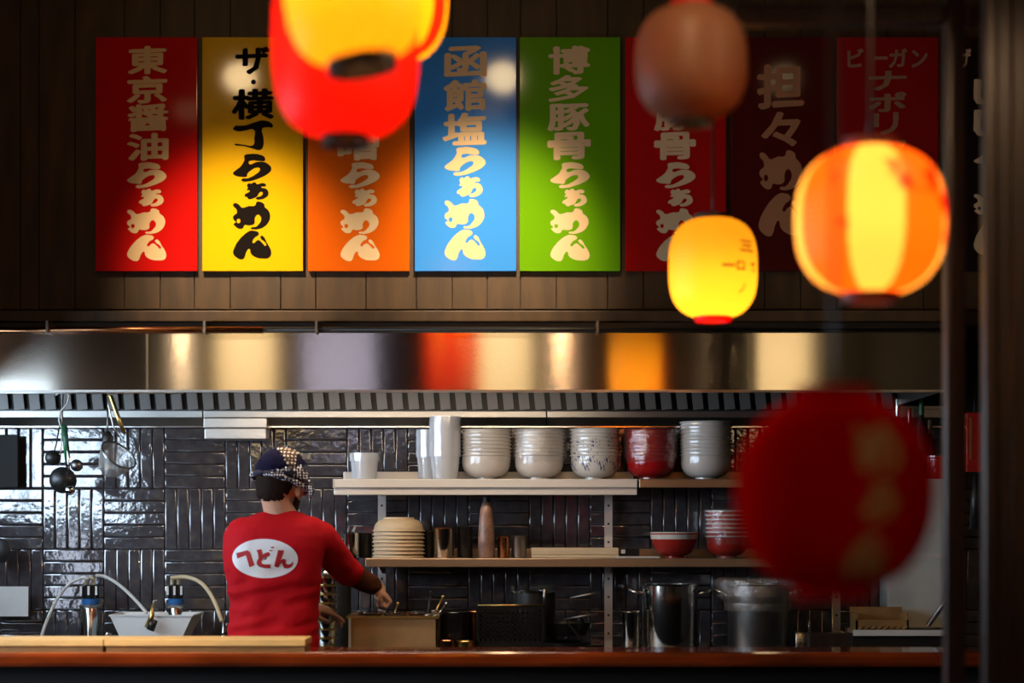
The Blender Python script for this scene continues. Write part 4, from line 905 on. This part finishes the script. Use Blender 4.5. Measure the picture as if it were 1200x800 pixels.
# joints: shoulders, elbows, wrists
RS, RE, RW = Q(374, 630, .0), Q(402, 665, .17), Q(441, 688, .33)
LS, LE, LW = Q(279, 632, .0), Q(287, 704, .13), Q(360, 711, .27)
torso = [(598, 310, 347, .050, .02), (603, 296, 360, .062, .015), (609, 284, 370, .078, .01), (617, 272, 380, .092, .0), (628, 264, 386, .102, -.005), (642, 261, 384, .108, -.01), (660, 263, 378, .110, -.01),
         (685, 267, 375, .105, -.005), (710, 270, 374, .100, 0), (735, 269, 374, .102, 0), (760, 268, 375, .108, 0), (790, 266, 376, .110, 0)]
sm_ = MB(); loft(sm_, torso)
caps(sm_, [RS, RE, RE.lerp(RW, .22)], [.063, .055, .052]); caps(sm_, [LS, LE, LW+(LE-LW)*.12], [.058, .052, .038])
sm_.ell(Q(360, 622, 0), (.075, .075, .055)); sm_.ell(Q(288, 624, 0), (.07, .072, .055))
def fold(co):
    p = co
    n = noise.noise(Vector((p.x*9+p.z*7, p.y*6, p.z*10-p.x*6)))*.006
    lowz = max(0, min(1, (1.28-p.z)/.18))
    n += noise.noise(Vector((p.x*6+p.z*16, p.y*4, p.z*20-p.x*12)))*.014*lowz
    n += abs(noise.noise(Vector((p.x*22+2, p.y*10, p.z*22))))*.003
    return n
shirt = remesh(sm_, .0065, 'shirt', M['shirt'], person, 5, fold)
us = MB(); caps(us, [RS.lerp(RE, .5), RE, RE.lerp(RW, .92)], [.055, .050, .036]); remesh(us, .005, 'under_sleeve', pm('brown_knit', (.10, .030, .012), .9, spec=.15), person, 5, fold)
# body: head, neck, trunk, arms, hands, legs in one surface
HC = Q(330, 567, .03)
HM = Matrix.Rotation(R(7), 3, 'Y') @ Matrix.Rotation(R(-24), 3, 'Z') @ Matrix.Rotation(R(-20), 3, 'X')
def H(x, y, z): return HC+HM @ Vector((x, y, z))
bd = MB()
bd.ell(H(0, -.012, .018), (.079, .098, .092), HM, 28, 18); bd.ell(H(0, .035, -.045), (.058, .062, .068), HM, 24, 16)
bd.ell(H(0, .06, .0), (.058, .042, .055), HM, 20, 14); bd.ell(H(0, .078, -.088), (.022, .018, .018), HM)
bd.tube([H(0, .098, .012), H(0, .118, -.022)], [.007, .013], 10); bd.ell(H(0, .115, -.024), (.016, .014, .011), HM)
bd.ell(H(0, .094, -.056), (.024, .012, .006), HM); bd.ell(H(0, .092, -.067), (.020, .012, .006), HM); bd.ell(H(0, .088, .030), (.045, .016, .010), HM)
for s in (-1, 1):
    bd.ell(H(s*.080, -.004, -.012), (.008, .019, .031), HM @ Matrix.Rotation(R(-14*s), 3, 'Z')); bd.ell(H(s*.083, -.006, -.036), (.006, .008, .011), HM)
NB = Q(329, 606, .015); caps(bd, [H(0, -.038, -.045), NB], [.050, .058]); caps(bd, [NB, Q(322, 625, 0)], [.062, .075])
secs = [(py, xl+4, xr-4, d*.9, o) for py, xl, xr, d, o in torso[2:]]; loft(bd, secs)
loft(bd, [(780, 270, 372, .098, 0), (820, 262, 378, .115, 0), (860, 266, 374, .11, 0)])
caps(bd, [RS, RE, RW], [.050, .043, .028]); caps(bd, [LS, LE, LW], [.050, .043, .028])
for s in (-1, 1): caps(bd, [Vector((s*.095, 0, .86)), Vector((s*.10, .0, .48)), Vector((s*.105, -.02, .09))], [.088, .058, .040]); bd.ell(Vector((s*.105, .055, .045)), (.042, .125, .040))
def hand(mb, wrist, fwd, up, side, curl, thumb, sc=1.0):
    fwd = fwd.normalized(); side = (side-fwd*side.dot(fwd)).normalized(); up = (up-fwd*up.dot(fwd)-side*up.dot(side)).normalized()
    Mh = Matrix((side, fwd, up)).transposed()
    def L_(x, y, z): return wrist+Mh @ (Vector((x, y, z))*sc)
    mb.ell(L_(0, .045, 0), (.042*sc, .052*sc, .016*sc), Mh, 20, 12); mb.tube([L_(0, -.012, 0), L_(0, .03, 0)], [.025, .026], 12)
    for i, (x, ln) in enumerate(((.031, .072), (.011, .080), (-.010, .074), (-.030, .058))):
        p = Vector((x, .082-.004*abs(i-1), 0)); a = 0; pts = [Vector((x*.8, .045, 0)), p.copy()]
        for j, seg in enumerate((.45, .32, .23)):
            a += curl[i]*(1, 1.1, .7)[j]; p = p+Vector((x*.06, cos(a), -sin(a)))*ln*seg; pts.append(p.copy())
        caps(mb, [L_(*q) for q in pts], [.0095*sc, .0092*sc, .0086*sc, .0080*sc, .0070*sc], 10)
    caps(mb, [L_(*q) for q in thumb], [.014*sc, .0115*sc, .0098*sc, .0085*sc], 10)
# left hand hangs palm down pointing right, thumb side to us
hand(bd, LW, Vector((1, .10, -.16)), Vector((-.1, -.25, 1)), Vector((0, -1, -.2)), (.22, .42, .52, .6), ((.02, .015, -.004), (.042, .035, -.014), (.048, .062, -.026), (.042, .084, -.034)))
# right hand closed on the tongs, knuckles up and right
hand(bd, RW, Vector((.55, .30, -.62)), Vector((.85, .0, .55)), Vector((-.1, 1, 0)), (1.15, 1.25, 1.3, 1.35), ((-.024, .012, -.006), (-.03, .036, -.026), (-.014, .058, -.040), (.004, .066, -.042)), .95)
body = remesh(bd, .0048, 'body', M['skin'], person, 3)
for s in (-1, 1):
    MB().ell(H(s*.031, .086, .006), (.013, .012, .009), HM).build('eye', M['print_white'], person, True)
# trousers, shoes
tr = MB(); loft(tr, [(772, 266, 378, .112, 0), (820, 258, 382, .125, 0), (855, 262, 378, .12, 0)])
for s in (-1, 1): caps(tr, [Vector((s*.095, 0, .84)), Vector((s*.10, .0, .48)), Vector((s*.105, -.02, .11))], [.10, .078, .062])
remesh(tr, .009, 'trousers', M['trousers'], person, 5)
for s in (-1, 1): MB().ell((s*.105, .055, .05), (.052, .14, .05)).build('shoe', M['black_soft'], person, True)
# hair and beard
def shell(name, mat, c, r, cut, bump=.0025, seed=0):
    m = MB().ell((0, 0, 0), r, None, 56, 36); bm = bmesh.new(); vv = [bm.verts.new(v) for v in m.v]
    for f in m.f:
        try: bm.faces.new([vv[i] for i in f])
        except Exception: pass
    bmesh.ops.remove_doubles(bm, verts=bm.verts, dist=1e-5)
    bmesh.ops.delete(bm, geom=[f for f in bm.faces if not cut(f.calc_center_median())], context='FACES')
    for v in bm.verts:
        n = noise.noise(v.co*90+Vector((seed, 0, 0)))*bump; l = v.co.length; v.co *= (l+n)/l; v.co = HC+HM @ (v.co+Vector(c))
    me = bpy.data.meshes.new(name); bm.to_mesh(me); bm.free(); o = mesh_obj(name, me, mat, person, True)
    sd = o.modifiers.new('t', 'SOLIDIFY'); sd.thickness = .006; sd.offset = -1; return o
shell('hair', M['hair'], (0, -.014, -.004), (.0815, .101, .106), lambda c: c.y < .02 and c.z > -.098+.9*max(0, c.y+.06) and not (abs(c.x) > .058 and c.z < -.052) and not (c.y > -.03 and c.z < -.005), .004)
shell('beard', M['hair'], (0, .035, -.047), (.064, .068, .074), lambda c: c.y > -.012 and c.z < .012 and not (abs(c.x) < .024 and c.z > -.022), .003, 4)
# navy head wrap with white pattern
def wrap_mat():
    m, N, L, b = nt('navy_patterned_cloth'); b.inputs['Roughness'].default_value = .8
    tc = N.new('ShaderNodeTexCoord'); mp = N.new('ShaderNodeMapping'); L.new(tc.outputs['UV'], mp.inputs[0])
    def val(node, i=0): return node.outputs[i]
    n = N.new('ShaderNodeTexNoise'); n.inputs['Scale'].default_value = 16; n.inputs['Detail'].default_value = 1; L.new(tc.outputs['Object'], n.inputs['Vector'])
    mr = N.new('ShaderNodeMapRange'); mr.inputs[1].default_value = .47; mr.inputs[2].default_value = .48; L.new(n.outputs[0], mr.inputs[0])
    vo = N.new('ShaderNodeTexVoronoi'); vo.inputs['Scale'].default_value = 105; vo.inputs['Randomness'].default_value = .25; L.new(tc.outputs['Object'], vo.inputs['Vector'])
    lt = N.new('ShaderNodeMath'); lt.operation = 'LESS_THAN'; lt.inputs[1].default_value = .42; L.new(vo.outputs['Distance'], lt.inputs[0])
    mu = N.new('ShaderNodeMath'); mu.operation = 'MULTIPLY'; L.new(mr.outputs[0], mu.inputs[0]); L.new(lt.outputs[0], mu.inputs[1])
    mx = N.new('ShaderNodeMix'); mx.data_type = 'RGBA'; mx.inputs[6].default_value = (.008, .007, .028, 1); mx.inputs[7].default_value = (.72, .70, .72, 1)
    L.new(mu.outputs[0], mx.inputs[0]); L.new(mx.outputs[2], b.inputs['Base Color']); return m
M['wrap'] = wrap_mat(); M['wrap_plain'] = pm('navy_cloth', (.006, .005, .022), .9, spec=.1)
M['wrap_dots'] = None
mw, N, L, b = nt('brown_dotted_cloth'); M['wrap_dots'] = mw; b.inputs['Roughness'].default_value = .8
tc = N.new('ShaderNodeTexCoord'); vo = N.new('ShaderNodeTexVoronoi'); vo.inputs['Scale'].default_value = 75; vo.inputs['Randomness'].default_value = .1; L.new(tc.outputs['Object'], vo.inputs['Vector'])
lt = N.new('ShaderNodeMath'); lt.operation = 'LESS_THAN'; lt.inputs[1].default_value = .36; L.new(vo.outputs['Distance'], lt.inputs[0])
mx = N.new('ShaderNodeMix'); mx.data_type = 'RGBA'; mx.inputs[6].default_value = (.05, .018, .012, 1); mx.inputs[7].default_value = (.70, .62, .50, 1); L.new(lt.outputs[0], mx.inputs[0]); L.new(mx.outputs[2], b.inputs['Base Color'])
cc = (0, -.014, .030); rr = (.092, .112, .098)
capf = lambda c: c.z > -.022+.25*(c.y+.05)
wrap_o = shell('head_wrap', M['wrap_plain'], cc, rr, capf, .006, 2)
# view-side direction in head space
vd = HM.transposed() @ Vector((0, -1, 0)); sdv = HM.transposed() @ Vector((1, 0, 0))
def sector(name, mat, f, k=1.02, seed=2): return shell(name, mat, cc, tuple(q*k for q in rr), lambda c: capf(c) and c.dot(vd) > -.02 and f(c.dot(sdv), (HM @ c).z), .006, seed)
sector('wrap_panel', M['wrap_dots'], lambda x, z: -.012 < x < .058 and z > .022 and (x+.012)*1.5 > -(z-.10))
sector('wrap_band', M['wrap'], lambda x, z: z < .018+.16*x and z > -.10)
for (a, b_, c_) in ((-.085, .0, -.012), ):
    pass
band = [H(.096*sin(a), -.016-.116*cos(a), -.004+.030*sin(a*1.0)*0+.012*(-cos(a))) for a in [k*2*pi/40 for k in range(41)]]
MB().tube(band, [.009+.002*sin(k*1.7) for k in range(41)], 10).build('rolled_edge', M['wrap'], person, True)
MB().ell(Q(360, 566, .0), (.016, .014, .018)).build('knot', M['wrap'], person, True)
MB().tube([Q(360, 566), Q(365, 574, -.01), Q(364, 584, -.01)], [.010, .012, .003], 8).build('knot_tail', M['wrap'], person, True)
# tongs in the right hand
t = thing('tongs', 'thin steel tongs held in the cook\'s right hand', 'tongs', PO+Q(441, 700, .33))
for s in (-1, 1): MB().tube([(0, 0, .05), (s*.004, 0, 0), (s*.003, 0, -.055)], .0028, 6).build('arm', M['steel'], t, True)
# shirt print: white oval with red characters, laid on the cloth
bpy.context.view_layer.update()
bv = BVHTree.FromPolygons([v.co.copy() for v in shirt.data.vertices], [tuple(p.vertices) for p in shirt.data.polygons])
def lay(name, vs, fs, off, mat, parent):
    out = []
    for v in vs:
        q = Q(v[0], v[1]); h_ = bv.ray_cast(Vector((q.x, -1, q.z)), Vector((0, 1, 0)))
        y = h_[0].y if h_[0] else 0
        out.append((q.x, y-off, q.z))
    me = bpy.data.meshes.new(name); me.from_pydata(out, [], fs); me.update(); return mesh_obj(name, me, mat, parent, True)
cx, cy, ra, rb = 314.8, 653.6, 38.2, 22.6; vs = [(cx, cy)]; fs = []; NR, NA = 14, 64
for i in range(1, NR+1):
    for k in range(NA): a = 2*pi*k/NA; vs.append((cx+ra*i/NR*cos(a), cy+rb*i/NR*sin(a)+.02*(ra*i/NR*cos(a))))
for k in range(NA): fs.append((0, 1+k, 1+(k+1) % NA))
for i in range(NR-1):
    for k in range(NA): k2 = (k+1) % NA; fs.append((1+i*NA+k, 1+i*NA+k2, 1+(i+1)*NA+k2, 1+(i+1)*NA+k))
oval = lay('back_print', vs, fs, .0025, M['print_white'], shirt)
for key, (x0, x1, y0, y1) in (('S1', (252, 428, 352, 510)), ('S2', (443, 608, 320, 518)), ('S3', (608, 782, 350, 522))):
    gv, gf = glyph(key); bm = bmesh.new(); b2 = [bm.verts.new((250+(x0+(x1-x0)*u)/8, 600+(y1-(y1-y0)*v)/8, 0)) for u, v in gv]
    for f in gf:
        try: bm.faces.new([b2[i] for i in f])
        except Exception: pass
    for _ in range(5):
        bmesh.ops.subdivide_edges(bm, edges=[e for e in bm.edges if e.calc_length() > 1.6], cuts=1); bmesh.ops.triangulate(bm, faces=[f for f in bm.faces if len(f.verts) > 3])
    bm.verts.index_update(); lay('lettering', [(v.co.x, v.co.y) for v in bm.verts], [tuple(v.index for v in f.verts) for f in bm.faces], .0042, M['print_red'], shirt); bm.free()
